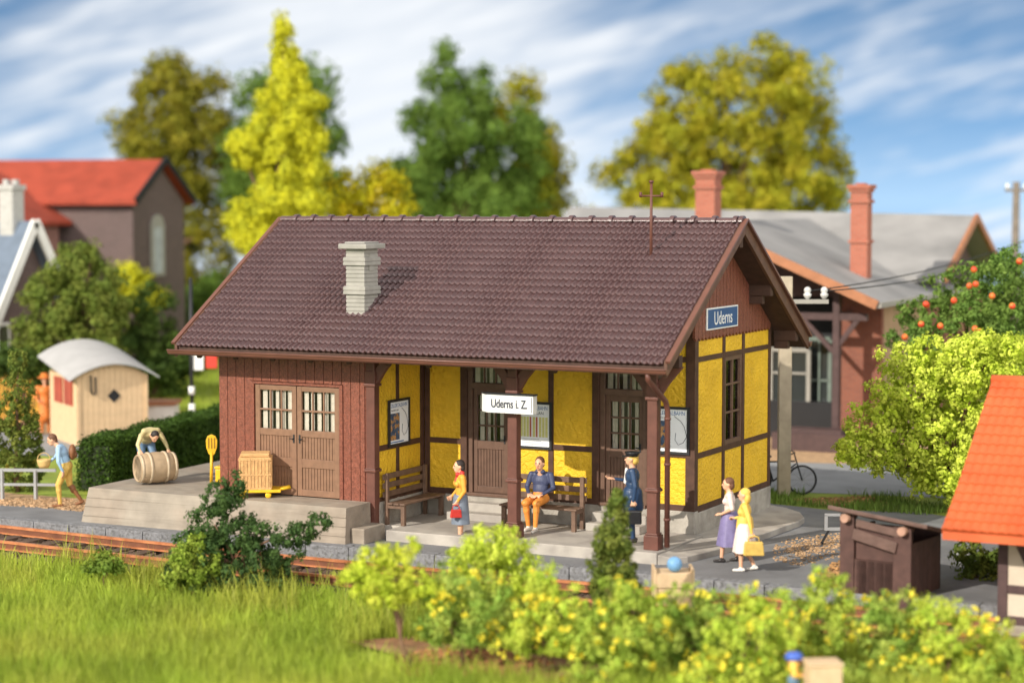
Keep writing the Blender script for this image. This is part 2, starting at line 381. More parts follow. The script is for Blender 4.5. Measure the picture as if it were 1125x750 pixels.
sheet('flower_bed', [(-2.2, -7.6), (.2, -8.6), (2.2, -8.9), (3.6, -8.2), (2.5, -7.2), (.2, -6.9), (-1.4, -6.8)], -.545, earth_m, 'strip of brown earth and mulch beneath the foreground shrubs')
def pebbles(name, pts, size, m, label, seed=1):
    rng = np.random.default_rng(seed); b = MB()
    for x, y, z in pts:
        s = size * rng.uniform(.5, 1.4); a = rng.uniform(0, 6.28); c, sn = math.cos(a), math.sin(a)
        vs = [(x + (c * i - sn * j) * s * rng.uniform(.6, 1), y + (sn * i + c * j) * s * rng.uniform(.6, 1), z + k * s * rng.uniform(.5, .9)) for k in (-.3, 1) for i, j in ((-1, -1), (1, -1), (1, 1), (-1, 1))]
        b.add(vs, [(3, 2, 1, 0), (4, 5, 6, 7), (0, 1, 5, 4), (1, 2, 6, 5), (2, 3, 7, 6), (3, 0, 4, 7)])
    return tag(b.build(name, m, origin=(0, 0, 0)), label, kind='stuff')
rng0 = np.random.default_rng(11)
def scatter(poly_px, n, z, sd=None):
    P = [G(u, v, z)[:2] for u, v in poly_px]; lo = np.min(P, 0); hi = np.max(P, 0); out = []
    while len(out) < n:
        q = rng0.uniform(lo, hi); ins = False; j = len(P) - 1
        for i in range(len(P)):
            if (P[i][1] > q[1]) != (P[j][1] > q[1]) and q[0] < (P[j][0] - P[i][0]) * (q[1] - P[i][1]) / (P[j][1] - P[i][1]) + P[i][0]: ins = not ins
            j = i
        if ins: out.append((q[0], q[1], z))
    return out
pebbles('gravel', scatter([(848, 600), (870, 590), (925, 585), (930, 610), (880, 622), (850, 616)], 420, ZG) + scatter([(862, 602), (915, 588), (925, 600), (880, 612)], 300, ZG), .022, gravel_m, 'loose tan grit scattered on the asphalt right of the two women', 3)
pebbles('leaf_litter', scatter([(895, 640), (915, 618), (935, 615), (940, 650)], 500, ZG) + scatter([(870, 548), (960, 545), (985, 556), (900, 556)], 500, ZG), .03, mat('dry_leaves', (.40, .22, .09), .9, .3, 5., island=.5), 'dry brown leaf litter lying near the dark wooden shed', 4)
pebbles('path_gravel', scatter([(0, 548), (60, 547), (97, 550), (93, 562), (40, 557), (0, 555)], 900, ZG), .03, gravel_m, 'loose tan gravel under the feet of the walking man', 5)
pebbles('mulch', scatter([(430, 722), (480, 712), (560, 715), (610, 728), (560, 742), (450, 742)], 900, -.54), .035, mat('bark_mulch', (.36, .16, .07), .9, .3, 5., island=.5), 'brown bark mulch under the foreground shrubs', 6)

# ------------------------------------------------------------------ track
sheet('trackbed', [(x, -1.4) for x in range(-40, 15)] + [(14, -4.6), (-6, -4.75), (-40, -4.4)], -.607, ballast_m, 'dark brown stony bed under the railway track')
def railY(x): return -2.12 + .0035 * (x + 6) ** 2 * (1 if x < 4 else .6)
webm = mat('rail_web', (.16, .06, .03), .7, .3, 4.)
trk = thing('railway_track', 'rusty railway track on dark sleepers running along the platform', 'track', (-6, -2.9, -.62))
for off in (0, -1.5):
    b = MB(); X = [-30 + i for i in range(0, 43)]
    for xa, xb in zip(X[:-1], X[1:]):
        A = np.array((xa, railY(xa) + off, 0)); B = np.array((xb, railY(xb) + off, 0))
        b.bar(A + (0, 0, -.50), B + (0, 0, -.50), .17, .03); b.bar(A + (0, 0, -.43), B + (0, 0, -.43), .04, .12, mi=1); b.bar(A + (0, 0, -.355), B + (0, 0, -.355), .085, .05)
    b.build('rail', [rust_m, webm], trk)
x = -21.; sl = None
while x < 6.5:
    b = MB(); a = random.uniform(-.03, .03); y = railY(x) - .75
    b.bar((x - a, y + 1.15 + random.uniform(-.04, .04), -.565), (x + a, y - 1.15, -.565), .27, .12)
    b.build('sleeper', sleeper_m, trk, origin=(x, y, -.6), bev=.015); x += .62
bp = []
for i in range(9000):
    xx = rng0.uniform(-20, 7); yy = railY(xx) - .75 + rng0.uniform(-1.75, 1.05)
    bp.append((xx, yy, -.625 + rng0.uniform(0, .05)))
pebbles('ballast', bp, .055, ballast_m, 'dark brown ballast stones between and beside the rails', 7)

# ------------------------------------------------------------------ station building
SB = (-4.9, 3.4, ZG)
st = thing('station_building', 'yellow half timbered railway station with brown tiled roof and red brown luggage room', 'building', SB)
EY, EZ, RY, RZ, RE = -.76, 3.70, 3.44, 6.388, 7.64
XL, XR = -10.74, .79; SL = (RZ - EZ) / (RY - EY)
def rz_(y): return RZ - SL * abs(y - RY)          # top of roof deck at y
ANG = math.atan(SL)
def tiles(front):
    rows = 20; run = (RY - EY); L = 1 / rows; seg = 84 * 6; tw = (XR - XL) / 84
    nx = -SL / math.hypot(1, SL); nz = 1 / math.hypot(1, SL); vs = []; xs = [XL + .06 + (XR - XL - .12) * i / seg for i in range(seg + 1)]
    rr = random.Random(9)
    for r in range(rows):
        jig = [rr.uniform(-.003, .003) for _ in range(90)]
        for e in (0, 1, 2, 3):
            t = (r + (0, 0, .13, 1)[e]) / rows; up = (.006, .036, .056, .012)[e]
            for i, xx in enumerate(xs):
                ph = (xx - XL) / tw; fr = ph % 1
                roll = .044 * max(0, math.sin(PI * min(fr / .55, 1))) + .004
                h = .035 + up + (roll if e else roll * .6) + jig[int(ph) % 90]
                y = EY + run * t - (.010 if e == 1 else 0); z = EZ + SL * (y - EY)
                yy, zz = y + nx * h, z + nz * h
                vs.append((xx, yy if front else 2 * RY - yy, zz))
    n = seg + 1; fs = []
    for j in range(rows * 4 - 1):
        for i in range(seg):
            q = (j * n + i, j * n + i + 1, (j + 1) * n + i + 1, (j + 1) * n + i); fs.append(q if front else q[::-1])
    b = MB(); b.add(vs, fs, 0, False); return b
tiles(True).build('roof', tile_m, st); tiles(False).build('roof', tile_m, st)
b = MB()
prof = [(EY + .03, EZ - .16), (EY + .03, EZ + .03), (RY, RZ + .03), (RE - .03, EZ + .03), (RE - .03, EZ - .16), (RY, RZ - .17)]
b.prism([(XL + .06, y, z) for y, z in prof], (XR - XL - .12, 0, 0)); b.build('roof_deck', soffit_m, st)
b = MB(); x = XL
while x < XR - .1:                                     # ridge tiles with collars
    x2 = min(x + .475, XR)
    for (xa, xb, r1) in ((x, x2 - .09, .095), (x2 - .10, x2, .135)):
        arc = [(RY + r1 * math.cos(t) * 1.15, RZ + .045 + r1 * math.sin(t)) for t in [PI * k / 10 for k in range(11)]]
        b.prism([(xa, y, z) for y, z in arc][::-1], (xb - xa, 0, 0))
    x = x2
b.build('ridge_tile', tile_m, st, bev=.01)
b = MB()                                               # bargeboards on both gables
for x0 in (XL - .02, XR - .05):
    for y0 in (EY - .02, RE + .02):
        b.prism([(x0, y0, EZ - .2), (x0, y0, EZ + .10), (x0, RY, RZ + .115), (x0, RY, RZ - .21)] if y0 < RY else [(x0, RY, RZ - .21), (x0, RY, RZ + .115), (x0, y0, EZ + .10), (x0, y0, EZ - .2)], (.07, 0, 0))
b.each('bargeboard', barge_m, st, bev=.008)
b = MB()
for x0 in (XL - .06, XR + .021):
    for y0 in (EY - .04, RE + .04):
        b.bar((x0 + .02, y0, EZ + .095 + (.0)), (x0 + .02, RY, RZ + .10), .10, .05)
b.each('verge_strip', gutter_m, st)
def gutter(y0, sgn):
    b = MB(); arc = [(y0 + .085 * math.cos(t), EZ - .05 + .10 * math.sin(t)) for t in [PI + PI * k / 10 for k in range(11)]]
    b.prism([(XL - .12, y, z) for y, z in arc], (XR - XL + .17, 0, 0))
    b.tube([(XL - .12, y0 - sgn * .085, EZ - .045), (XR + .05, y0 - sgn * .085, EZ - .045)], .02, 6)
    return b
gutter(EY - .07, 1).build('gutter', gutter_m, st)
gutter(RE + .07, -1).build('gutter', gutter_m, st)
b = MB(); pts = [(.42, EY - .05, 3.57), (.42, EY - .03, 3.45), (.42, -.35, 3.2), (.42, .1, 2.95), (.42, .2, 2.75), (.42, .2, .05)]
b.tube(pts, .055, 10)
for z in (.6, 1.7, 2.6): b.tube([(.42, .2, z - .025), (.42, .2, z + .025)], .068, 10)
b.build('downpipe', post_m, st)
# chimney
ch = MB(); cx0, cx1, cy0, cy1 = -7.03, -6.57, .27, .84
zc = 4.1
for i in range(20):
    zz = zc + i * .088; g = .0 if i not in (9, 10, 16, 17) else .045
    if zz > 5.86: break
    bx = MB(); ch.box(cx0 - g, cx1 + g, cy0 - g, cy1 + g, zz, zz + .074); ch.box(cx0 + .012 - g, cx1 - .012 + g, cy0 + .012 - g, cy1 - .012 + g, zz + .07, zz + .09)
chim = ch.build('chimney', chim_m, st, bev=.012)
b = MB(); b.box(cx0 - .12, cx1 + .12, cy0 - .12, cy1 + .12, 5.86, 5.97); b.box(cx0 - .02, cx1 + .02, cy0 - .02, cy1 + .02, 5.97, 6.01); b.build('cap', chim_m, chim, bev=.02)
b = MB(); b.box(cx1 + .001, cx1 + .02, .45, .66, 5.4, 5.75); b.build('chimney_door', chim_m, chim)
# finial pole with cross arm
b = MB(); fx, fy = -.86, 2.34
b.tube([(fx, fy, 5.6), (fx, fy, 7.25)], [.035, .03], 8); b.tube([(fx - .24, fy, 6.98), (fx + .24, fy, 6.98)], .022, 6)
for dx in (-.24, .24): b.tube([(fx + dx, fy, 6.95), (fx + dx, fy, 7.06)], .03, 6)
b.tube([(fx, fy, 7.25), (fx, fy, 7.30)], .05, 8); b.build('roof_pole', post_m, st)

# walls -------------------------------------------------------------
WY = 2.18; GX = .205; LX = -10.15; CX = -6.2; RW = 6.8
b = MB()
for x0, x1, z0, z1 in [(CX, -5.16, .46, 4.8), (-5.16, -4.05, 3.42, 4.8), (-4.05, -1.99, .46, 4.8), (-1.99, -.85, 3.42, 4.8), (-.85, GX - .05, .46, 5.2)]:
    b.box(x0, x1, WY + .028, WY + .16, z0, z1)
b.box(GX - .15, GX - .028, WY + .16, 3.86, .46, 4.1); b.box(GX - .15, GX - .028, 4.98, RW - .03, .46, 4.1)
b.box(GX - .15, GX - .028, 3.86, 4.98, .46, 1.66); b.box(GX - .15, GX - .028, 3.86, 4.98, 3.56, 4.1)
b.prism([(CX - .1, .2, .3), (CX - .1, .2, 4.05), (CX - .1, WY + .03, 5.2), (CX - .1, WY + .03, .3)], (.072, 0, 0))
b.box(LX + .1, GX - .15, RW - .15, RW - .03, -.2, 4.0)
b.build('plaster_wall', yellow_m, st)
b = MB()                                               # dark timbers, 28 mm proud of the plaster
y0, y1 = WY, WY + .1
def vx(x0, x1, z0, z1): b.box(x0, x1, y0, y1, z0, z1)
def hx(x0, x1, z0, z1): b.box(x0, x1, y0 + .003, y1, z0, z1)
def vy(a, c, z0, z1): b.box(GX - .1, GX, a, c, z0, z1)
def hy(a, c, z0, z1): b.box(GX - .1, GX - .003, a, c, z0, z1)
vx(-6.195, -6.07, .46, 4.6); vx(-5.30, -5.14, .46, 4.6); vx(-4.07, -3.93, .46, 4.6); vx(-3.16, -3.04, .46, 4.6); vx(-2.13, -1.97, .46, 4.6); vx(-.87, -.73, .46, 4.8)
b.box(.0, GX + .004, WY - .004, WY + .19, .46, 5.2)   # corner post
for a, c in ((-6.07, -5.30), (-3.93, -3.16), (-3.04, -2.13), (-.73, .0)):
    hx(a, c, 1.57, 1.69); hx(a, c, 3.55, 3.67); hx(a, c, .46, .585)
hx(-5.14, -4.07, 3.42, 3.52); hx(-1.97, -.87, 3.42, 3.52)
vy(RW - .13, RW + .004, .42, 4.08); vy(3.80, 3.93, .55, 4.06); vy(4.98, 5.11, .55, 4.06)
for a, c in ((WY + .19, 3.80), (5.11, RW - .13)):
    hy(a, c, 1.54, 1.66); hy(a, c, 3.55, 3.66)
hy(WY + .19, RW - .13, .42, .55); hy(3.93, 4.98, 3.55, 3.66); hy(3.93, 4.98, 1.54, 1.66)
# side of luggage room
b.box(CX - .1, CX, .98, 1.09, .5, 4.4); b.box(CX - .1, CX, 2.03, WY, .5, 4.5)
for a, c in ((.22, .98), (1.09, 2.03)): b.box(CX - .1, CX - .003, a, c, 1.57, 1.69); b.box(CX - .1, CX - .003, a, c, 3.55, 3.67); b.box(CX - .1, CX - .003, a, c, .46, .58)
b.build('timber_frame', timber_m, st, bev=.006)
b = MB()                                               # stone plinth
b.box(CX - .1, GX + .012, WY - .02, WY + .2, ZG, .46); b.box(GX - .2, GX + .022, WY + .2, RW + .01, ZG - .05, .42); b.box(CX - .12, CX + .015, .2, WY - .02, ZG, .46)
b.box(LX, CX, .03, RW, ZG, .5); b.build('plinth', plinth_m, st, bev=.02)
b = MB()                                               # luggage room: base wall and vertical boards
b.box(LX + .02, -9.30, .03, .15, .5, 4.02); b.box(-6.95, CX - .03, .03, .15, .5, 4.02); b.box(-9.30, -6.95, .03, .15, 2.98, 4.02)
b.box(LX + .02, LX + .14, .15, RW - .03, .3, 4.0); b.prism([(CX - .2, .15, .3), (CX - .2, .15, 4.02), (CX - .2, 2.3, 5.2), (CX - .2, 2.3, .3)], (.1, 0, 0))
b.prism([(LX + .02, .15, 4.0), (LX + .02, RW - .03, 4.0), (LX + .02, RY, RZ - .25)], (.12, 0, 0))
x = LX
while x < CX - .25:
    x2 = x + .226; a, c = x + .006, min(x2 - .006, CX - .22)
    if c <= -9.30 or a >= -6.95: b.box(a, c, 0, .035, .5 if x < -6.5 else .28, 3.99)
    else:
        if a < -9.30: b.box(a, -9.30, 0, .035, .5, 2.98)
        if c > -6.95: b.box(-6.95, c, 0, .035, .5, 2.98)
        b.box(a, c, 0, .035, 2.98, 3.99)
    x = x2
y = 0.03
while y < RW - .1:
    y2 = min(y + .226, RW); top = min(rz_(y + .005), rz_(y2 - .005)) - .19
    b.box(LX - .015, LX + .03, y + .005, y2 - .005, .4, top); y = y2
b.build('board_wall', board_m, st, bev=.006)
b = MB(); y = WY - .08                                  # gable boarding with pointed lower ends
while y < RW + .05:
    y2 = y + .2; a, c = y + .008, y2 - .008; m_ = (a + c) / 2
    ta, tc_, tm = rz_(a) - .165, rz_(c) - .165, rz_(m_) - .165
    if min(ta, tc_) > 4.12:
        b.prism([(GX - .03, a, 4.06), (GX - .03, m_, 3.985), (GX - .03, c, 4.06), (GX - .03, c, tc_), (GX - .03, m_, tm), (GX - .03, a, ta)], (.055, 0, 0))
    y = y2
b.prism([(GX - .1, WY, 4.06), (GX - .1, RW - .02, 4.06), (GX - .1, RY, RZ - .2), (GX - .1, WY, rz_(WY) - .2)], (.068, 0, 0))
b.build('gable_boarding', board_m, st)
# purlins and brackets under the verge and porch
b = MB()
for y, z in ((.12, 3.74), (RY, 6.02), (5.35, 4.93), (7.05, 3.84)):
    b.box(GX if y > 1 else LX, XR - .06, y - .09, y + .09, z - .12, z + .12)
for y, z in ((5.35, 4.72), (7.05, 3.63)): b.box(GX, XR - .25, y - .07, y + .07, z - .09, z + .089)
b.each('purlin', soffit_m, st, bev=.01)
b = MB()
for i in range(12):
    x = -10.2 + i * .95; b.bar((x, EY + .08, rz_(EY + .08) - .22), (x, WY, rz_(WY) - .22), .1, .12)
b.each('rafter', soffit_m, st)
# porch posts, each a part
for px in (.16, -2.93, -6.295):
    b = MB(); y = .13; lug = px < -6
    if not lug:
        b.box(px - .155, px + .155, y - .145, y + .145, 0, .29); b.box(px - .13, px + .13, y - .125, y + .125, .29, .33)
    b.box(px - .105, px + .105, y - .105, y + .105, .0 if not lug else -.2, 3.64)
    for z in (1.15, 2.97): b.box(px - .14, px + .14, y - .14, y + .14, z, z + .06)
    b.box(px - .12, px + .12, y - .12, y + .12, 1.21, 1.235)
    b.box(px - .125, px + .125, y - .125, y + .125, 3.03, 3.3)
    for sx in ((-1, 1) if not lug else (1,)):             # curved braces along the beam
        pts = [(px + sx * .1, y - .06, 3.0), (px + sx * .1, y - .06, 3.34), (px + sx * .36, y - .06, 3.64), (px + sx * .62, y - .06, 3.64), (px + sx * .30, y - .06, 3.27), (px + sx * .17, y - .06, 3.06)]
        b.prism(pts, (0, .12, 0))
    pts = [(px - .06, y + .1, 2.95), (px - .06, y + .1, 3.3), (px - .06, y + .6, 3.85), (px - .06, y + .85, 3.85)]
    if not lug: b.prism(pts, (.12, 0, 0))
    b.build('porch_post', post_m, st, origin=(px, y, 0), bev=.012)
# doors --------------------------------------------------------------
def door(x0, x1, y, z0, z1, m, win, panels, cols, rows, handle_x, grooves=True, parent=st):
    w, h = x1 - x0, z1 - z0; b = MB(); st_ = .115 * min(1, w)
    Z = lambda f: z0 + f * h
    b.box(x0, x0 + st_, y, y + .06, z0, z1); b.box(x1 - st_, x1, y, y + .06, z0, z1)
    br = sorted([0, panels[0][0]] + [q for p in panels for q in p][1:] + [win[0], win[1], 1]) if False else None
    zs = sorted([0.] + [q for p in panels for q in p] + list(win) + [1.])
    for i in range(0, len(zs), 2): b.box(x0 + st_, x1 - st_, y + .004, y + .056, Z(zs[i]), Z(zs[i + 1]))
    for p0, p1 in panels:
        n = max(2, int((w - 2 * st_) / .07)) if grooves else 2; s = (w - 2 * st_) / n
        for i in range(n): b.box(x0 + st_ + i * s + .005, x0 + st_ + (i + 1) * s - .005, y + .026, y + .045, Z(p0), Z(p1))
        b.box(x0 + st_, x1 - st_, y + .045, y + .055, Z(p0), Z(p1))
    for i in range(1, cols): xm = x0 + st_ + (w - 2 * st_) * i / cols; b.box(xm - .018, xm + .018, y + .006, y + .04, Z(win[0]), Z(win[1]))
    for i in range(1, rows): zm = Z(win[0]) + (win[1] - win[0]) * h * i / rows; b.box(x0 + st_, x1 - st_, y + .009, y + .038, zm - .02, zm + .02)
    d = b.build('door', m, parent, origin=((x0 + x1) / 2, y, z0), bev=.005)
    g = MB(); g.box(x0 + st_, x1 - st_, y + .041, y + .045, Z(win[0]), Z(win[1])); g.build('pane', tglass_m, d)
    curtain(x0 + st_, x1 - st_, y + .082, Z(win[0]), Z(win[1]), d)
    hb = MB(); zh = Z(.52); hb.box(handle_x - .018, handle_x + .018, y - .012, y, zh - .09, zh + .09); hb.tube([(handle_x, y - .04, zh), (handle_x + (.09 if handle_x < (x0 + x1) / 2 else -.09), y - .04, zh)], .012, 6); hb.tube([(handle_x, y, zh), (handle_x, y - .04, zh)], .012, 6)
    hb.build('handle', black_m, d)
    return d
def curtain(x0, x1, y, z0, z1, parent, axis=0, period=.17):
    """gathered white curtain strips with dark gaps between them"""
    b = MB(); k = max(1, round((x1 - x0) / period)); w = (x1 - x0) / k; am = .02 if axis == 0 else .006
    for j in range(k):
        a = x0 + j * w + w * random.uniform(.10, .22); c = a + w * random.uniform(.55, .70); vs = []
        for i in range(9):
            t = a + (c - a) * i / 8; o = am * math.sin(i * 1.9 + j) + random.uniform(-.003, .003)
            for z in (z0, z1): vs.append((t, y + o, z) if axis == 0 else (y + o, t, z))
        b.add(vs, [(2 * i, 2 * i + 2, 2 * i + 3, 2 * i + 1) for i in range(8)], 0, True)
    b.build('curtain', curtain_m, parent)
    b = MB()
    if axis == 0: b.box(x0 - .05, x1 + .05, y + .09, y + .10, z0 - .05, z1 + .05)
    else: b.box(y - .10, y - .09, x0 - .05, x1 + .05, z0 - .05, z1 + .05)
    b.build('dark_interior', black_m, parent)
b = MB(); b.box(-9.29, -9.21, -.03, .1, .52, 2.97); b.box(-7.03, -6.95, -.03, .1, .52, 2.97); b.box(-9.21, -7.03, -.028, .1, 2.92, 2.97); b.build('luggage_door_frame', board_m, st)
door(-9.19, -8.135, .0, .535, 2.90, door_m, (.60, .955), [(.06, .26), (.34, .54)], 3, 2, -8.2)
door(-8.115, -7.05, .0, .535, 2.90, door_m, (.60, .955), [(.06, .26), (.34, .54)], 3, 2, -8.05)
for x0, x1 in ((-5.14, -4.07), (-1.97, -.87)):
    b = MB(); y = WY + .06
    b.box(x0, x0 + .11, y, y + .14, .5, 3.42); b.box(x1 - .11, x1, y, y + .14, .5, 3.42); b.box(x0 + .11, x1 - .11, y + .003, y + .14, 3.34, 3.419); b.box(x0 + .11, x1 - .11, y - .02, y + .14, 2.80, 2.93)
    b.box(x0 + .01, x1 - .01, WY - .05, y + .1, .46, .525)
    f = b.build('door_frame', ddoor_m, st, origin=((x0 + x1) / 2, y, .5), bev=.006)
    g = MB(); g.box(x0 + .11, x1 - .11, y + .05, y + .054, 2.93, 3.34); g.build('pane', tglass_m, f)
    g = MB()
    for k in (1, 2): xm = x0 + .11 + (x1 - x0 - .22) * k / 3; g.box(xm - .018, xm + .018, y + .02, y + .048, 2.93, 3.34)
    g.each('glazing_bar', ddoor_m, f)
    curtain(x0 + .11, x1 - .11, y + .1, 2.93, 3.34, f)
    door(x0 + .115, x1 - .115, y + .05, .53, 2.795, ddoor_m, (.50, .94), [(.06, .42)], 3, 3, x1 - .19, grooves=True)
# gable window
b = MB(); y0, y1, z0, z1 = 3.93, 4.98, 1.66, 3.55; xx = GX - .09
b.box(xx, GX - .02, y0, y0 + .09, z0, z1); b.box(xx, GX - .02, y1 - .09, y1, z0, z1); b.box(xx, GX - .022, y0 + .09, y1 - .09, z1 - .09, z1); b.box(xx, GX - .022, y0 + .09, y1 - .09, z0, z0 + .09)
b.box(xx + .01, GX - .03, (y0 + y1) / 2 - .03, (y0 + y1) / 2 + .03, z0 + .09, z1 - .09)
for t in (.36, .68): zz = z0 + t * (z1 - z0); b.box(xx + .012, GX - .033, y0 + .09, y1 - .09, zz - .022, zz + .022)
w = b.build('window', ddoor_m, st, origin=(GX, 4.45, z0), bev=.005)
b = MB(); b.box(xx + .005, xx + .009, y0 + .09, y1 - .09, z0 + .09, z1 - .09); b.build('pane', tglass_m, w)
curtain(y0 + .09, y1 - .09, xx - .012, z0 + .09, z1 - .09, w, 1, .42)
# porch floor, steps, apron
b = MB(); b.prism([(-5.75, -.27, ZG - .05), (.40, -.27, ZG - .05), (.40, 2.16, ZG - .05), (-6.18, 2.16, ZG - .05), (-6.18, .3, ZG - .05), (-5.75, .3, ZG - .05)], (0, 0, .275)); b.build('porch_floor', slab_m, st, bev=.018)
for x0, x1 in ((-5.3, -3.95), (-1.99, -.75)):
    b = MB(); b.box(x0, x1, 1.55, 1.87, .0, .17); b.box(x0, x1, 1.87, 2.158, 0., .345); b.build('door_steps', slab_m, st, origin=((x0 + x1) / 2, 1.9, 0), bev=.015)
b = MB(); P = [(.41, -.26), (.62, -.12), (.86, .2), (1.17, 1.62), (1.28, 3.6), (1.38, 5.4), (1.32, 5.95), (1.0, 6.6), (.5, 7.1), (-.4, 7.2), (-.4, 2.2), (.41, 2.2)]
top = [(x, y, -.03 if x < .42 else -.10) for x, y in P]; n = len(P)
b.add(top + [(x, y, ZG - .05) for x, y in P], [list(range(n))] + [(i + n, (i + 1) % n + n, (i + 1) % n, i) for i in range(n)]); b.build('apron', slab_m, st, bev=.02)
# loading platform (raised concrete ramp round the luggage room)
PT = .52
top = [(-13.0, -.98), (-6.28, -.98), (-6.28, -.01), (LX - .02, -.01), (LX - .02, 7.2), (-13.15, 7.2)]; bot = [(-13.06, -1.20), (-6.26, -1.06), (-6.26, -.01), (LX - .02, -.01), (LX - .02, 7.2), (-13.35, 7.2)]
b = MB(); n = 6; b.add([(x, y, PT) for x, y in top] + [(x, y, ZG - .05) for x, y in bot], [list(range(n))] + [(i + n, (i + 1) % n + n, (i + 1) % n, i) for i in range(n)])
for t in (.2, .47, .72):
    z = ZG + (PT - ZG) * t; A_ = (-13.05 + .05 * t, -1.205 + .22 * t, z); B_ = (-6.27, -1.065 + .08 * t, z + .015); b.bar(A_, B_, .016, .022)
lp = b.build('loading_platform', conc_m, origin=(-10, -.5, ZG), bev=.03); tag(lp, 'raised grey concrete loading platform in front of the luggage room doors', 'platform')
b = MB(); b.box(-6.255, -5.92, -.86, .0, ZG - .02, .09); b.build('step', conc_m, lp, bev=.025)

# signs and posters ----------------------------------------------------
sg = thing('station_sign', 'white box sign with dark lettering hung across the middle porch post', 'sign', (-2.93, -.1, 2.58))
b = MB(); z0, z1 = 2.58, 2.95
b.prism([(-3.62, .02, z0), (-3.42, -.16, z0), (-2.36, -.16, z0), (-2.36, .02, z0)], (0, 0, z1 - z0)); b.build('board', white_m, sg, bev=.006)
b = MB(); b.prism([(-3.64, .022, z1), (-3.43, -.175, z1), (-2.345, -.175, z1), (-2.345, .022, z1)], (0, 0, .03)); b.build('top_cover', black_m, sg)
text('Uderns i. Z.', .245, 'lettering', ink_m, sg, frameM((-2.90, -.166, 2.765), (1, 0, 0), (0, 0, 1)), width=.82, bold=.004)
b = MB(); b.box(-2.40, -2.385, -.164, -.161, z0 + .03, z1 - .03); b.build('edge_line', ink_m, sg)
gs = thing('gable_sign', 'blue enamel sign with white lettering on the brown gable boards', 'sign', (GX + .03, 3.58, 4.19))
b = MB(); b.box(GX + .03, GX + .06, 2.68, 4.50, 4.19, 4.65); b.build('border', white_m, gs, bev=.004)
b = MB(); b.box(GX + .055, GX + .066, 2.73, 4.45, 4.22, 4.62); b.build('board', blue_m, gs)
text('Uderns', .40, 'lettering', white_m, gs, frameM((GX + .067, 3.60, 4.41), (0, 1, 0), (0, 0, 1)), width=1.05)
def poster(name, label, o, xd, w, h, kind):
    """o = lower left corner on the wall, xd = direction to the right, seen from the front"""
    xd = np.array(xd, float); nrm = np.cross(xd, (0, 0, 1.)); o = np.array(o, float); zz = np.array((0, 0, 1.))
    e = thing(name, label, 'poster', o + xd * w / 2)
    def slab(mm, a, b_, c, d_, t0, t1, nm, par=e):
        q = MB(); q.obox(o + xd * (a + b_) / 2 + zz * (c + d_) / 2 + nrm * (t0 + t1) / 2, xd, nrm, zz, (b_ - a) / 2, (t1 - t0) / 2, (d_ - c) / 2); return q.build(nm, mm, par)
    fr = .055
    q = MB()
    for a, b_, c, d_ in ((0, w, 0, fr), (0, w, h - fr, h), (0, fr, fr, h - fr), (w - fr, w, fr, h - fr)):
        q.obox(o + xd * (a + b_) / 2 + zz * (c + d_) / 2 + nrm * .02, xd, nrm, zz, (b_ - a) / 2, .02, (d_ - c) / 2)
    q.build('frame', black_m, e)
    slab(paper_m, fr, w - fr, fr, h - fr, 0, .018, 'sheet')
    W = w - 2 * fr
    text('ZILLERTALBAHN', .12, 'heading', bluei_m, e, frameM(o + xd * w / 2 + zz * (h - .14) + nrm * .019, xd, zz), .001, width=W * .86)
    if kind == 'fares':
        text('FAHRPLAN', .09, 'subheading', ink_m, e, frameM(o + xd * w / 2 + zz * (h - .25) + nrm * .019, xd, zz), .001, width=W * .6)
        for i in range(9):
            a = fr + .03 + i * (W - .06) / 9
            slab(tablered_m if i in (3, 5) else tableg_m, a, a + (W - .06) / 9 * (.55 if i in (3, 5) else .8), .26, h - .33, .018, .0195, 'table_column')
        for i in range(4): slab(ink_m, fr + .08, w - fr - .1 - .05 * i, .10 + i * .035, .107 + i * .035, .018, .0195, 'text_line')
    else:
        text('FAHRPLAN' if kind == 'photo' else 'STRECKE', .06, 'subheading', ink_m, e, frameM(o + xd * w * .3 + zz * (h - .24) + nrm * .019, xd, zz), .001, width=W * .38)
        slab(photo_m, fr + .03, w * .52, .13, h - .30, .018, .0195, 'picture')
        if kind == 'photo': slab(bluei_m, fr + .03, w - fr - .2, .075, .10, .018, .0195, 'footer_line')
        pts = [(.62, .80), (.70, .75), (.78, .70), (.86, .60), (.90, .48), (.93, .38), (.84, .25), (.72, .2), (.64, .3), (.66, .45)]
        q = MB(); P = [o + xd * w * a + zz * h * c + nrm * .02 for a, c in pts]; q.tube(P, .006, 5); q.build('route_line', ink_m, e)
poster('poster', 'framed poster with a dark picture on the shaded side wall above the left bench', (CX + .002, .59, 1.62), (0, 1, 0), .90, 1.01, 'photo')
poster('poster', 'framed yellow and red timetable poster right of the middle porch post', (-3.90, WY - .002, 1.57), (1, 0, 0), .84, 1.02, 'fares')
poster('poster', 'framed poster with a route map beside the corner of the yellow gable', (-.80, WY - .002, 1.64), (1, 0, 0), .90, .99, 'map')
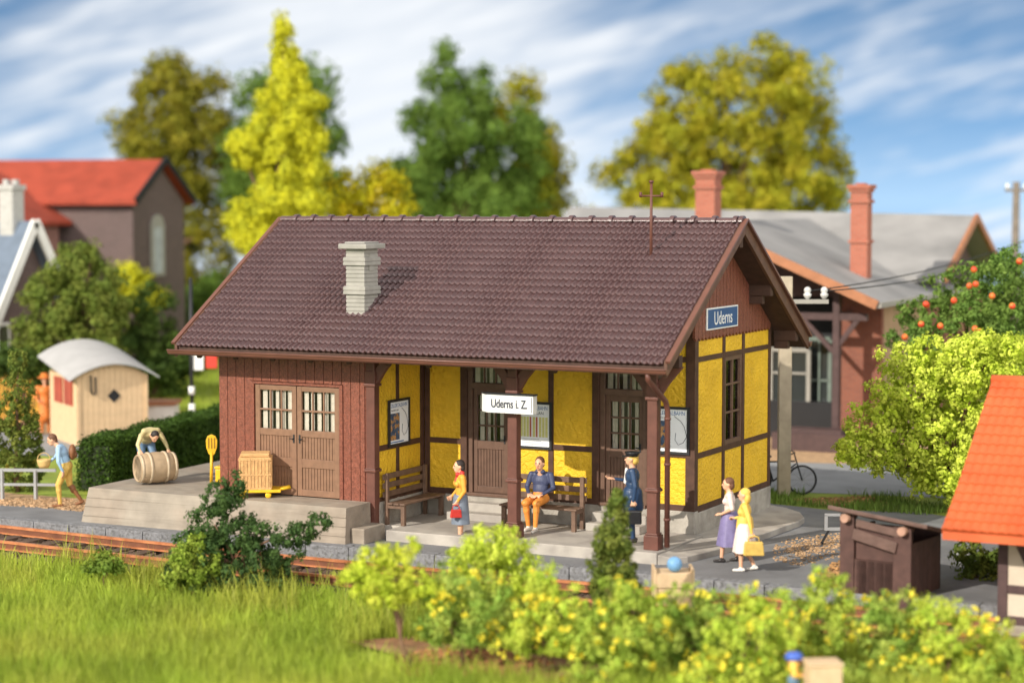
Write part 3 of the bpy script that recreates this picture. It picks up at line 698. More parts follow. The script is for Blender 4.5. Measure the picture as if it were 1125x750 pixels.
# benches ---------------------------------------------------------------
def bench(label, loc, rz, L):
    e = thing('bench', label, 'bench', loc, rz, 'wooden benches in the porch')
    b = MB()
    for i in range(3): b.box(-L / 2, L / 2, -.47 + i * .15, -.34 + i * .15, .44, .48)
    b.build('seat', bench_m, e, local=True, bev=.008)
    b = MB()
    for i in range(3): b.box(-L / 2, L / 2, .04, .075, .58 + i * .19, .70 + i * .19)
    b.build('backrest', bench_m, e, local=True, bev=.008)
    for x in (-L / 2 + .08, L / 2 - .08):
        b = MB(); b.box(x - .045, x + .045, -.44, -.35, 0, .44); b.build('leg', bench_m, e, local=True, bev=.006)
        b = MB(); b.box(x - .045, x + .045, -.03, .04, 0, 1.1); b.build('leg', bench_m, e, local=True, bev=.006)
        b = MB(); b.box(x - .035, x + .035, -.35, -.03, .36, .44); b.build('bracket', bench_m, e, local=True)
    return e
bench('brown bench against the luggage room side wall, left of the woman in grey skirt', (CX + .12, 1.18, 0), PI / 2, 1.8)
bench('brown wooden bench with slatted back on which the man in blue shirt sits', (-2.95, 1.70, 0), 0, 1.8)
# ------------------------------------------------------------------ people
def V3(*a): return np.array(a, float)
class Fig:
    """prims of one figure: tapered capsules and ellipsoids, fused to ONE skin per group by a voxel remesh"""
    def __init__(s): s.p = {}
    def cap(s, a, b, ra, rb, m, g='body'): s.p.setdefault(g, []).append(('c', V3(*a), V3(*b), ra, rb, m))
    def ell(s, c, r, m, g='body', X=(1, 0, 0), Z=(0, 0, 1)):
        Z = V3(*Z); Z /= np.linalg.norm(Z); X = V3(*X); X = X - Z * (X @ Z); X /= np.linalg.norm(X); Y = np.cross(Z, X)
        s.p.setdefault(g, []).append(('e', V3(*c), V3(*r), np.array([X, Y, Z]), 0, m))
    def fuse(s, g, name, parent, vox=.011, smooth=3):
        b = MB(); mats = []
        for q in s.p[g]:
            if q[5] not in mats: mats.append(q[5])
            if q[0] == 'c':
                _, a, e, ra, rb, m = q; d = e - a; l = np.linalg.norm(d); d = d / max(l, 1e-6)
                prof = [(ra * math.sin(t), -ra * math.cos(t)) for t in (.02, .4, .8, 1.2, PI / 2)] + [(rb * math.cos(t), l + rb * math.sin(t)) for t in (0, .4, .8, 1.2, 1.55)]
                b.lathe(a, prof, 14, 0, d)
            else:
                _, c, r, A, _, m = q; t = MB(); t.ball((0, 0, 0), 1, 0, 16); vs = [c + (np.array(v) * r) @ A for v in t.v]; b.add(vs, t.f, 0)
        me = bpy.data.meshes.new('t'); me.from_pydata(b.v, [], b.f); o = bpy.data.objects.new('t', me); COL.objects.link(o)
        rm = o.modifiers.new('r', 'REMESH'); rm.mode = 'VOXEL'; rm.voxel_size = vox
        sm = o.modifiers.new('s', 'SMOOTH'); sm.factor = .5; sm.iterations = smooth
        dg = bpy.context.evaluated_depsgraph_get(); m2 = bpy.data.meshes.new_from_object(o.evaluated_get(dg)); bpy.data.objects.remove(o)
        n = len(m2.polygons); ce = np.empty(n * 3); m2.polygons.foreach_get('center', ce); ce = ce.reshape(-1, 3)
        best = np.full(n, 1e9); idx = np.zeros(n, int)
        for q in s.p[g]:
            if q[0] == 'c':
                _, a, e, ra, rb, m = q; d = e - a; l2 = max(d @ d, 1e-9); t = np.clip((ce - a) @ d / l2, 0, 1); dist = np.linalg.norm(ce - a - t[:, None] * d, axis=1) - (ra + (rb - ra) * t)
            else:
                _, c, r, A, _, m = q; k = ((ce - c) @ A.T) / r; nn = np.linalg.norm(k, axis=1); dist = (nn - 1) * nn / np.maximum(np.linalg.norm(k / r, axis=1), 1e-6)
            w = dist < best; best[w] = dist[w]; idx[w] = mats.index(m)
        m2.materials.clear()
        for m in mats: m2.materials.append(m)
        m2.polygons.foreach_set('material_index', idx.astype(np.int32)); m2.polygons.foreach_set('use_smooth', np.ones(n, bool)); m2.name = name; m2.update()
        ob = bpy.data.objects.new(name, m2); COL.objects.link(ob); ob.parent = parent
        return ob
eye_m = paint('eye_dark', (.03, .02, .02), .3); lip_m = paint('lips', (.5, .12, .1), .5)
hairc = {k: paint('hair_' + k, c, .6) for k, c in dict(black=(.03, .022, .02), brown=(.14, .06, .03), blond=(.72, .48, .10), grey=(.2, .13, .09)).items()}
def norm(v): v = V3(*v); return v / np.linalg.norm(v)
def headp(f, c, look, up, hair, style='short'):
    look = norm(look); up = norm(V3(*up) - look * (V3(*up) @ look)); lf = np.cross(up, look); c = V3(*c)
    P = lambda x, y, z: c + look * x + lf * y + up * z
    f.ell(P(-.005, 0, .01), (.098, .076, .118), skin_m, X=look, Z=up); f.ell(P(.03, 0, -.062), (.058, .05, .06), skin_m, X=look, Z=up)
    f.cap(P(.086, 0, .015), P(.100, 0, -.022), .010, .016, skin_m)
    for s in (-1, 1):
        f.ell(P(.084, .032 * s, .018), (.012, .013, .010), eye_m, X=look, Z=up); f.ell(P(-.005, .078 * s, -.005), (.022, .012, .033), skin_m, X=look, Z=up)
    f.ell(P(.086, 0, -.062), (.010, .024, .008), lip_m, X=look, Z=up)
    h = hairc[hair]
    f.ell(P(-.022, 0, .04), (.096, .084, .105), h, 'hair', look, up)
    if style == 'bob':
        f.ell(P(-.06, 0, -.03), (.06, .085, .085), h, 'hair', look, up)
    if style == 'long': f.ell(P(-.06, 0, -.06), (.062, .09, .12), h, 'hair', look, up)
    f.ell(P(-.07, 0, -.02), (.04, .07, .07), h, 'hair', look, up)
    return P
def hand(f, w, d, n, curl=.5, side=1):
    """palm and five bent fingers from wrist w along d; n = palm normal (the way the fingers curl)"""
    d = norm(d); n = norm(V3(*n) - d * (V3(*n) @ d)); t = np.cross(d, n) * side
    w = V3(*w)
    for k in (-1, 1): f.cap(w + t * k * .012, w + d * .085 + t * k * .025, .019, .017, skin_m)
    f.cap(w, w + d * .08, .02, .018, skin_m)
    for i, L in enumerate((.068, .08, .074, .058)):
        b = w + d * .088 + t * (.036 - i * .024); d1 = norm(d * math.cos(curl) + n * math.sin(curl)); d2 = norm(d * math.cos(curl * 2) + n * math.sin(curl * 2))
        f.cap(b, b + d1 * L * .5, .0115, .0105, skin_m); f.cap(b + d1 * L * .5, b + d1 * L * .5 + d2 * L * .5, .0105, .0085, skin_m)
    b = w + d * .025 + t * .03; m = b + norm(d + t * 1.0 + n * .3) * .04; f.cap(b, m, .014, .012, skin_m); f.cap(m, m + norm(d + n * .6) * .032, .012, .0095, skin_m)
def arm(f, sh, el, wr, hd, hn, sleeve, side, long_=True, curl=.5, r=1.):
    f.cap(sh, el, .056 * r, .043 * r, sleeve); f.cap(el, wr, .041 * r, .028 * r, sleeve if long_ else skin_m); hand(f, wr, hd, hn, curl, side)
def leg(f, hip, kn, an, toe, m, shoe, low=None, r=1., rk=.058):
    low = low or m
    f.cap(hip, kn, .088 * r, rk * r, m); f.cap(kn, an, .056 * r, .036 * r, low)
    calf = V3(*kn) * .7 + V3(*an) * .3; f.ell(calf, (.056 * r, .056 * r, .10), low)
    a = V3(*an); toe = V3(*toe); d = norm(toe - a); h = V3(d[0], d[1], 0); h = h / max(np.linalg.norm(h), .01)
    f.cap(a, a - (0, 0, .02), .036, .036, shoe); f.cap(a - (0, 0, .045) - h * .04, toe, .036, .030, shoe)
def torso(f, pel, chest, neck, head, m, w=1., belt=None, lat=(0, 1, 0)):
    pel, chest, neck = V3(*pel), V3(*chest), V3(*neck); lat = norm(lat); up = norm(chest - pel); fw = np.cross(lat, up)
    f.ell(pel, (.115 * w, .155 * w, .13), belt or m, X=fw, Z=up); f.ell(pel * .5 + chest * .5, (.105 * w, .14 * w, .2), m, X=fw, Z=up)
    f.ell(chest, (.118 * w, .168 * w, .17), m, X=fw, Z=up); f.cap(chest + up * .1 - lat * .12 * w, chest + up * .1 + lat * .12 * w, .07, .07, m)
    f.cap(neck - up * .06, V3(*head) - up * .03, .052, .048, skin_m)
def skirt(name, parent, c0, z1, r0, r1, m, ph=0, lean=(0, 0)):
    b = MB(); n = 36; vs = []; rows = 8
    for j in range(rows + 1):
        t = j / rows
        for k in range(n):
            a = 2 * PI * k / n; r = r0 + (r1 - r0) * t ** .8; r *= 1 + .05 * t * math.sin(a * 6 + ph) + .02 * t * math.sin(a * 11)
            vs.append((c0[0] + lean[0] * t + r * 1.0 * math.cos(a), c0[1] + lean[1] * t + r * 1.18 * math.sin(a), c0[2] + (z1 - c0[2]) * t))
    b.add(vs, [(j * n + k, (j + 1) * n + k, (j + 1) * n + (k + 1) % n, j * n + (k + 1) % n) for j in range(rows) for k in range(n)] + [list(range(n))], 0, True)
    return b.build(name, m, parent, local=True)
def person(label, loc, rz, group=None):
    e = thing('person', label, 'person', loc, rz, group); e.scale = (1.13, 1.13, 1.04); return e
def loc_on(e, p):
    p = (p[0] * e.scale[0], p[1] * e.scale[1], p[2] * e.scale[2]); a = e.rotation_euler.z; return V3(e.location.x + p[0] * math.cos(a) - p[1] * math.sin(a), e.location.y + p[0] * math.sin(a) + p[1] * math.cos(a), e.location.z + p[2])
LEFT = heading(-1, 0)
white_c = paint('cloth_white', (.75, .70, .66)); shoe_b = paint('shoe_black', (.03, .025, .025), .35); shoe_w = paint('shoe_white', (.72, .68, .62), .4)
# 1 woman in yellow jumper --------------------------------------------------
jump = paint('jumper_yellow', (.80, .36, .05)); red_c = paint('cloth_red', (.55, .04, .03)); greysk = paint('skirt_grey', (.17, .20, .25))
e = person('woman in yellow jumper and grey skirt with red scarf standing on the platform', (*G(506, 597.5, ZG)[:2], ZG), heading(-1, -.25))
f = Fig()
for s in (-1, 1):
    leg(f, (0, .085 * s, .86), (.02 * s, .075 * s, .47), (.03 * s, .065 * s, .085), (.14 + .03 * s, .07 * s, .03), skin_m, shoe_b, r=.85)
torso(f, (0, 0, .92), (-.01, 0, 1.24), (-.005, 0, 1.42), (.02, 0, 1.52), jump, .86, greysk)
for s in (-1, 1): f.ell((.07, .065 * s, 1.22), (.055, .06, .065), jump)
arm(f, (0, .17, 1.36), (-.02, .22, 1.09), (.09, .17, .90), (.5, -.1, -.9), (.3, -1, 0), jump, 1, curl=.9)
arm(f, (0, -.17, 1.36), (-.01, -.21, 1.09), (.12, -.16, .95), (.9, .2, -.5), (0, 1, 0), jump, -1, curl=.7)
f.cap((-.02, -.055, 1.435), (-.02, .055, 1.435), .05, .05, red_c); f.cap((.05, 0, 1.40), (.10, .01, 1.26), .035, .018, red_c); f.cap((.03, -.04, 1.43), (.06, .03, 1.41), .045, .045, red_c)
headp(f, (.03, 0, 1.56), (1, 0, .02), (0, 0, 1), 'black', 'bob')
f.fuse('body', 'body', e); f.fuse('hair', 'hair', e)
skirt('skirt', e, (0, 0, 1.0), .42, .125, .175, greysk)
hb = MB(); c = loc_on(e, (.13, .20, .66)); b = MB()
bag = thing('handbag', 'small red handbag held by the woman in grey skirt', 'handbag', tuple(c - (0, 0, .09)), heading(-1, -.25))
b.prism([(-.12, -.05, .0), (.12, -.05, .0), (.10, -.03, .17), (-.10, -.03, .17)], (0, .10, 0)); b.build('bag_body', red_c, bag, local=True, bev=.015)
b = MB(); b.tube([(-.08, 0, .16), (-.06, 0, .24), (0, 0, .265), (.06, 0, .24), (.08, 0, .16)], .01, 6); b.build('handle', red_c, bag, local=True)
# 2 seated man -----------------------------------------------------------------
bshirt = paint('shirt_blue', (.05, .06, .12)); orange = paint('trousers_orange', (.72, .27, .05))
e = person('seated man in dark blue shirt and orange trousers on the wooden bench', (-2.98, 1.40, 0), -PI / 2 + .08); e.scale = (1.2, 1.24, 1.12)
f = Fig(); torso(f, (-.02, 0, .60), (-.09, 0, .90), (-.06, 0, 1.08), (-.02, 0, 1.18), bshirt, 1.0, orange)
for s in (-1, 1):
    leg(f, (.0, .09 * s, .57), (.40, .10 * s, .53), (.36 + .03 * s, .075 * s, .10), (.53 + .03 * s, .09 * s, .03), orange, shoe_w, r=1.05, rk=.07)
arm(f, (-.08, .175, 1.01), (-.03, .24, .77), (.20, .12, .67), (.6, -.8, -.1), (0, -.2, -1), bshirt, 1, curl=.35)
arm(f, (-.08, -.175, 1.01), (-.03, -.24, .77), (.20, -.12, .67), (.6, .8, -.1), (0, .2, -1), bshirt, -1, curl=.35)
f.cap((-.03, -.05, 1.07), (-.03, .05, 1.07), .045, .045, bshirt)
headp(f, (.0, 0, 1.22), (1, 0, 0), (0, 0, 1), 'brown'); f.fuse('body', 'body', e); f.fuse('hair', 'hair', e)
# 3 stationmaster -----------------------------------------------------------------
navy = paint('coat_navy', (.025, .055, .12), .4); capm = paint('cap_black', (.02, .02, .022), .35)
e = person('man in navy coat and black peaked cap standing behind the right porch post', (-.42, .42, .05), heading(-1, .1)); e.scale = (1.26, 1.26, 1.05)
f = Fig(); torso(f, (0, 0, .93), (0, 0, 1.27), (0, 0, 1.46), (.02, 0, 1.56), navy, 1.02)
f.cap((0, 0, .95), (-.01, 0, .68), .165, .17, navy)
for s in (-1, 1): leg(f, (0, .09 * s, .88), (.02, .09 * s, .49), (-.01, .09 * s, .09), (.13, .1 * s, .03), navy, shoe_b)
arm(f, (0, -.19, 1.40), (.06, -.26, 1.14), (.30, -.22, 1.18), (1, .05, .15), (0, .3, 1), navy, -1, curl=.4)
arm(f, (0, .19, 1.40), (-.05, .25, 1.10), (-.02, .25, .84), (.05, 0, -1), (0, -1, 0), navy, 1, curl=.9)
f.cap((.10, 0, 1.42), (.115, 0, 1.15), .02, .03, white_c)
P = headp(f, (.02, 0, 1.60), (1, 0, .0), (0, 0, 1), 'blond', 'bob'); f.fuse('body', 'body', e); f.fuse('hair', 'hair', e)
b = MB(); b.lathe((.005, 0, 1.655), [(.10, 0), (.105, .035), (.125, .06), (.12, .085), (.02, .095)], 20); b.add([(.08 * 1, -.075, 1.662), (.165, -.045, 1.645), (.18, 0, 1.643), (.165, .045, 1.645), (.08, .075, 1.662), (.08, .075, 1.672), (.165, .045, 1.655), (.18, 0, 1.653), (.165, -.045, 1.655), (.08, -.075, 1.672)], [(4, 3, 2, 1, 0), (9, 8, 7, 6, 5), (0, 1, 8, 9), (1, 2, 7, 8), (2, 3, 6, 7), (3, 4, 5, 6)]); b.build('cap', capm, e, local=True)
c = loc_on(e, (0, .26, .40)); bag = thing('travel_bag', 'black travel bag held by the man in navy coat', 'bag', tuple(c), heading(-1, .1))
b = MB(); b.prism([(-.2, -.07, 0), (.2, -.07, 0), (.19, -.04, .28), (-.19, -.04, .28)], (0, .13, 0)); b.build('bag_body', capm, bag, local=True, bev=.03)
b = MB(); b.tube([(-.09, 0, .27), (-.07, 0, .34), (.07, 0, .34), (.09, 0, .27)], .012, 6); b.build('handle', capm, bag, local=True)
# 4 and 5 two women arm in arm ---------------------------------------------------------
purp = paint('skirt_purple', (.20, .17, .33)); wtop = paint('blouse_pale', (.78, .62, .55)); yel = paint('cardigan_yellow', (.82, .52, .10)); wsk = paint('skirt_white', (.78, .66, .60))
hd = heading(-1, .15)
e = person('woman in pale blouse and long purple skirt walking arm in arm', (*G(801, 617, ZG)[:2], ZG), hd); e.scale = (1.12, 1.12, .99)
f = Fig()
leg(f, (0, .085, .84), (.10, .08, .47), (.13, .075, .085), (.25, .075, .03), skin_m, shoe_b, r=.88); leg(f, (0, -.085, .84), (-.01, -.08, .46), (-.14, -.075, .10), (-.03, -.075, .03), skin_m, shoe_b, r=.88)
torso(f, (0, 0, .92), (.0, 0, 1.24), (0, 0, 1.42), (.02, 0, 1.52), wtop, .88, purp)
for s in (-1, 1): f.ell((.07, .065 * s, 1.22), (.055, .06, .065), wtop)
arm(f, (0, .17, 1.36), (-.05, .22, 1.10), (.13, .12, .98), (.8, -.6, 0), (0, -.3, -1), wtop, 1, long_=False, curl=.5)
arm(f, (0, -.17, 1.36), (.03, -.20, 1.10), (.08, -.19, .86), (.2, 0, -1), (0, 1, 0), wtop, -1, long_=False, curl=.5)
headp(f, (.03, 0, 1.56), (1, .1, 0), (0, 0, 1), 'brown', 'bob'); f.fuse('body', 'body', e); f.fuse('hair', 'hair', e)
skirt('skirt', e, (0, 0, 1.02), .34, .125, .22, purp, 1)
e = person('blond woman in yellow cardigan and white skirt walking arm in arm', (*G(818, 627, ZG)[:2], ZG), hd); e.scale = (1.12, 1.12, .99)
f = Fig()
leg(f, (0, .085, .80), (.06, .08, .45), (.06, .075, .085), (.18, .075, .03), skin_m, shoe_w, r=.9); leg(f, (0, -.085, .80), (.0, -.08, .45), (-.16, -.09, .10), (-.05, -.08, .03), skin_m, shoe_w, r=.9)
torso(f, (0, 0, .88), (.0, 0, 1.18), (0, 0, 1.35), (.02, 0, 1.45), yel, .92, wsk)
f.cap((0, 0, 1.0), (0, 0, .86), .14, .155, yel)
for s in (-1, 1): f.ell((.07, .065 * s, 1.16), (.055, .06, .065), yel)
arm(f, (0, .17, 1.29), (-.08, .23, 1.03), (-.12, .24, .80), (0, 0, -1), (0, -1, 0), yel, 1, curl=1.0)
arm(f, (0, -.17, 1.29), (-.02, -.24, 1.05), (.18, -.30, .98), (.6, -.7, .1), (.3, -.3, -1), yel, -1, curl=.9)
headp(f, (.02, 0, 1.49), (1, -.1, 0), (0, 0, 1), 'blond', 'long'); f.fuse('body', 'body', e); f.fuse('hair', 'hair', e)
skirt('skirt', e, (0, 0, .95), .38, .13, .205, wsk, 2)
c = loc_on(e, (-.16, .25, .36)); bag = thing('shopping_bag', 'yellow shopping bag carried by the blond woman', 'bag', tuple(c), hd + .15)
bagy = paint('bag_yellow', (.62, .42, .10)); b = MB(); b.prism([(-.2, -.07, .0), (.2, -.07, .0), (.17, -.05, .27), (-.17, -.05, .27)], (0, .13, 0)); b.build('bag_body', bagy, bag, local=True, bev=.02)
b = MB(); b.tube([(-.11, 0, .26), (-.09, 0, .35), (0, 0, .38), (.09, 0, .35), (.11, 0, .26)], .014, 6); b.build('handle', bagy, bag, local=True)
# 6 man in pale blue shirt carrying a basket ------------------------------------------------------------
pbl = paint('shirt_pale_blue', (.33, .50, .68)); ytr = paint('trousers_yellow', (.66, .42, .10)); bro = paint('leather_brown', (.22, .09, .035), .5)
hm = heading(-1, -.1)
e = person('man in pale blue shirt and yellow trousers walking bent forward by the railing', (*G(72, 556, ZG)[:2], ZG), hm)
f = Fig(); torso(f, (-.04, 0, .93), (.06, 0, 1.24), (.14, 0, 1.39), (.21, 0, 1.48), pbl, 1.05, ytr)
leg(f, (-.04, .09, .88), (.13, .09, .50), (.10, .09, .09), (.24, .1, .03), ytr, bro, r=1.08); leg(f, (-.04, -.09, .88), (-.08, -.09, .48), (-.30, -.09, .14), (-.20, -.09, .03), ytr, bro, bro, r=1.08)
arm(f, (.10, .19, 1.33), (.10, .25, 1.04), (.02, .22, .82), (-.1, 0, -1), (1, -.4, 0), pbl, 1, curl=.5)
arm(f, (.10, -.19, 1.33), (.20, -.24, 1.10), (.34, -.20, .98), (1, .2, .0), (0, .4, 1), pbl, -1, curl=.5)
headp(f, (.25, 0, 1.50), (1, 0, -.3), (.3, 0, 1), 'brown'); f.fuse('body', 'body', e); f.fuse('hair', 'hair', e)
c = loc_on(e, (.44, -.12, .86)); straw = paint('straw', (.62, .42, .16), .8)
bk = thing('basket', 'round straw basket carried in front by the man in pale blue shirt', 'basket', tuple(c), hm); bk.scale = (.75, .75, .75)
b = MB(); b.lathe((0, 0, 0), [(.14, 0), (.19, .1), (.21, .2), (.22, .26), (.20, .27), (.17, .1), (.02, .06)], 20); b.build('bowl', straw, bk, local=True)
b = MB(); b.tube([(.2 * math.cos(t), 0, .25 + .22 * math.sin(t)) for t in [PI * k / 10 for k in range(11)]], .013, 6); b.build('handle', straw, bk, local=True)
c = loc_on(e, (-.13, .0, 1.05)); rk = thing('rucksack', 'brown rucksack on the back of the man in pale blue shirt', 'rucksack', tuple(c), hm)
b = MB(); b.ball((-.03, 0, .18), (.09, .15, .19), 0, 14); b.build('pack', bro, rk, local=True)
b = MB(); b.ball((-.10, 0, .12), (.045, .09, .08), 0, 10); b.build('pocket', bro, rk, local=True)
# 7 worker leaning over the barrel -------------------------------------------------------------
bc = G(171, 531, PT); ba = norm(RT * .87 + FW * .5); bn = norm(FW * .87 - RT * .5)   # barrel axis, and away from camera
bw = paint('barrel_wood', (.40, .29, .18), .6); hoopm = paint('barrel_hoop', (.48, .38, .26), .5)
br_ = thing('barrel', 'pale wooden barrel lying on the loading platform under the worker', 'barrel', tuple(bc), math.atan2(ba[1], ba[0]))
b = MB(); b.lathe((-.43, 0, .37), [(.01, .03), (.27, .03), (.285, 0), (.30, .0), (.33, .15), (.355, .43), (.33, .71), (.30, .86), (.285, .86), (.27, .83), (.01, .83)], 28, 0, (1, 0, 0)); b.build('staves', bw, br_, local=True)
for h, r in ((.03, .307), (.22, .343), (.60, .345), (.80, .312)):
    b = MB(); b.lathe((-.43 + h, 0, .37), [(r - .02, 0), (r + .012, .0), (r + .016, .03), (r + .012, .06), (r - .02, .06)], 28, 0, (1, 0, 0)); b.build('hoop', hoopm, br_, local=True)
khaki = paint('shirt_cream', (.52, .44, .22)); jeans = paint('jeans_blue', (.11, .19, .30))
wl_ = V3(*bc) + bn * .50; a = math.atan2(-bn[1], -bn[0])
e = person('worker in cream shirt and blue jeans bending over the wooden barrel', (*wl_[:2], PT), a)
f = Fig(); torso(f, (-.16, 0, .84), (.12, 0, 1.06), (.30, 0, 1.08), (.36, 0, 1.02), khaki, 1.1, jeans)
for s in (-1, 1):
    leg(f, (-.14, .10 * s, .80), (.06, .13 * s, .46), (-.08, .13 * s, .09), (.06, .16 * s, .03), jeans, shoe_b, r=1.1)
arm(f, (.20, .20, 1.04), (.24, .29, .84), (.34, .31, .71), (.6, -.1, -.7), (-.5, -.2, -.8), khaki, 1, long_=True, curl=.4)
arm(f, (.20, -.20, 1.04), (.24, -.29, .84), (.34, -.29, .74), (.6, .1, -.7), (-.5, .2, -.8), khaki, -1, long_=True, curl=.4)
headp(f, (.42, 0, 1.02), (.7, 0, -.75), (.75, 0, .7), 'black'); f.fuse('body', 'body', e); f.fuse('hair', 'hair', e)
# 8 figure in orange behind the fence ------------------------------------------------------------
orc = paint('coat_orange', (.70, .20, .04)); o8 = U(50, 466, 61)
e = person('person in orange coat and orange hat standing behind the yellow fence', (o8[0], o8[1], ZG), heading(.3, -1))
f = Fig(); torso(f, (0, 0, .93), (0, 0, 1.27), (0, 0, 1.46), (.02, 0, 1.56), orc, 1.1); f.cap((0, 0, .95), (0, 0, .55), .17, .22, orc)
for s in (-1, 1):
    leg(f, (0, .09 * s, .88), (.02, .09 * s, .49), (-.01, .09 * s, .09), (.13, .1 * s, .03), orc, bro)
    arm(f, (0, .19 * s, 1.40), (.05, .27 * s, 1.14), (.2, .18 * s, 1.0), (1, -.3 * s, 0), (0, 0, 1), orc, s)
headp(f, (.02, 0, 1.60), (1, 0, 0), (0, 0, 1), 'grey'); f.fuse('body', 'body', e, .02); f.fuse('hair', 'hair', e, .02)
b = MB(); b.lathe((0, 0, 1.67), [(.2, 0), (.2, .015), (.12, .03), (.1, .13), (.02, .15)], 18); b.build('hat', orc, e, local=True)
# 9 person with blue cap and crate in the foreground --------------------------------------------------
g9 = U(872, 752, 29.6); z9 = -.58
e = person('person with blue cap and yellow jacket half hidden behind the foreground shrubs', (g9[0], g9[1], z9), heading(1, -.2))
sc = 1.0
f = Fig(); hz = (U(872, 726, 29.6)[2] - z9)          # head height from the photograph
k = hz / 1.62; T = lambda p: tuple(V3(*p) * k)
for q in ():
    pass
torso(f, T((0, 0, .93)), T((0, 0, 1.27)), T((0, 0, 1.46)), T((.02, 0, 1.56)), yel, 1.0 * k, jeans)
for s in (-1, 1):
    leg(f, T((0, .09 * s, .88)), T((.02, .09 * s, .49)), T((-.01, .09 * s, .09)), T((.13, .1 * s, .03)), jeans, shoe_b)
    arm(f, T((0, .19 * s, 1.40)), T((.05, .25 * s, 1.14)), T((.26, .16 * s, 1.1)), (1, -.2 * s, 0), (0, 0, 1), yel, s)
headp(f, T((.02, 0, 1.60)), (1, 0, -.1), (0, 0, 1), 'brown'); f.fuse('body', 'body', e, .014); f.fuse('hair', 'hair', e, .014)
bluec = paint('cap_blue', (.06, .12, .45), .5)
b = MB(); b.lathe(T((0, 0, 1.64)), [(.11, 0), (.125, .03), (.11, .08), (.06, .115), (.01, .125)], 18); b.build('cap', bluec, e, local=True)
crm = grain(mat('pale_crate', (.60, .43, .26), .7, .15, 5.), 'Z', 30, .4)
c9 = U(904, 752, 29.3)
cr = thing('crate', 'pale wooden crate in the foreground beside the person with blue cap', 'crate', (c9[0], c9[1], z9), YAW + .1)
hh = U(900, 725, 29.3)[2] - z9
b = MB(); b.box(-.24, .24, -.2, .2, 0, hh - .04); b.build('box', crm, cr, local=True, bev=.01)
b = MB(); b.box(-.26, .26, -.22, .22, hh - .04, hh); b.build('lid', crm, cr, local=True, bev=.01)
c8 = G(738, 668, -.55); c8h = U(738, 620, 36.0)
p8 = U(739, 668, 36.0); z8 = -.6
cr = thing('crate', 'pale wooden crate with a blue ball on it beside the right porch post', 'crate', (p8[0], p8[1], z8), YAW)
h8 = U(739, 623, 36.0)[2] - z8
b = MB(); b.box(-.32, .32, -.28, .28, 0, h8 - .05); b.build('box', crm, cr, local=True, bev=.01)
for sx in (-1, 1):
    b = MB(); b.box(sx * .34 - .025, sx * .34 + .025, -.32, .32, h8 - .55, h8 + .02); b.build('side_panel', crm, cr, local=True, bev=.008)
b = MB(); b.box(-.315, .315, -.31, -.281, h8 - .30, h8 - .06); b.build('front_slat', crm, cr, local=True)
pb = loc_on(cr, (.02, -.12, h8 - .05)); b = MB(); b.ball((pb[0], pb[1], pb[2] + .14), .14, 0, 20)
tag(b.build('ball', paint('ball_blue', (.16, .33, .55), .5)), 'round blue ball lying on the pale crate beside the track', 'ball')
# yellow shovel, box, trolley, crate -------------------------------------------------------------------
yp = paint('tool_yellow', (.78, .46, .02), .4); ybx = G(240, 531, PT)
sh = thing('hand_shovel', 'yellow shovel standing upright on the loading platform with slotted head up', 'shovel', tuple(G(233, 531, PT) + (0, .0, 0)), YAW)
b = MB()
b.tube([(-.02, 0, .0), (0, 0, .72)], .035, 8); b.build('handle', yp, sh, local=True)
b = MB(); ou = [(0, .62), (.07, .68), (.12, .82), (.13, .98), (.09, 1.08), (0, 1.12), (-.09, 1.08), (-.13, .98), (-.12, .82), (-.07, .68)]
b.prism([(x, -.02, z) for x, z in ou], (0, .04, 0)); 
b.build('blade', yp, sh, local=True, bev=.008)
b = MB()
for x in (-.065, 0, .065): b.box(x - .014, x + .014, -.028, -.02, .8, 1.04)
b.each('slot', mat('tool_slot', (.30, .15, .01), .6), sh, True)
b = MB(); b.box(-.2, .2, -.15, .15, 0, .34); bx = thing('tool_box', 'small yellow box beside the yellow shovel at the corner of the luggage room', 'box', tuple(ybx + (.12, .12, 0)), YAW - .2)
b.build('box', yp, bx, local=True, bev=.02); b = MB(); b.box(-.215, .215, -.165, .165, .341, .40); b.build('lid', yp, bx, local=True, bev=.015); b = MB(); b.tube([(-.07, -.17, .2), (-.05, -.2, .2), (.05, -.2, .2), (.07, -.17, .2)], .012, 6); b.build('handle', yp, bx, local=True)
tl = G(281, 545, PT); tr = thing('trolley', 'low yellow hand trolley under the straw coloured crate by the luggage doors', 'trolley', tuple(tl), .55)
b = MB(); b.box(-.42, .55, -.32, .32, .12, .18); b.build('deck', yp, tr, local=True, bev=.015)
for x in (-.28, .28):
    for y in (-.27, .27):
        b = MB(); b.lathe((x, y - .025, .065), [(.02, 0), (.065, .0), (.065, .05), (.02, .05)], 16, 0, (0, 1, 0)); b.build('wheel', yp, tr, local=True)
b = MB(); b.tube([(.5, -.12, .16), (.74, -.1, .2), (.74, .1, .2), (.5, .12, .16)], .03, 8); b.build('handle', yp, tr, local=True)
strawc = mat('wicker', (.62, .36, .15), .75, .18, 9., .9, 45., bdist=.03)
cc = thing('wicker_crate', 'straw coloured wicker crate standing on the yellow trolley', 'crate', (tl[0], tl[1], PT + .18), .55)
b = MB(); b.box(-.34, .34, -.29, .29, 0, .70); b.build('basket', strawc, cc, local=True, bev=.03)
b = MB(); b.box(-.31, .31, -.26, .26, .702, .78); b.build('lid', strawc, cc, local=True, bev=.02)
b = MB()
for i in range(9): b.box(-.34 + i * .075, -.31 + i * .075, -.305, -.288, .02, .69)
for i in range(8): b.box(.338, .355, -.28 + i * .075, -.25 + i * .075, .02, .69)
for z in (.0, .3, .63): b.box(-.352, .352, -.302, .302, z, z + .05)
b.build('rib', strawc, cc, local=True, bev=.008)
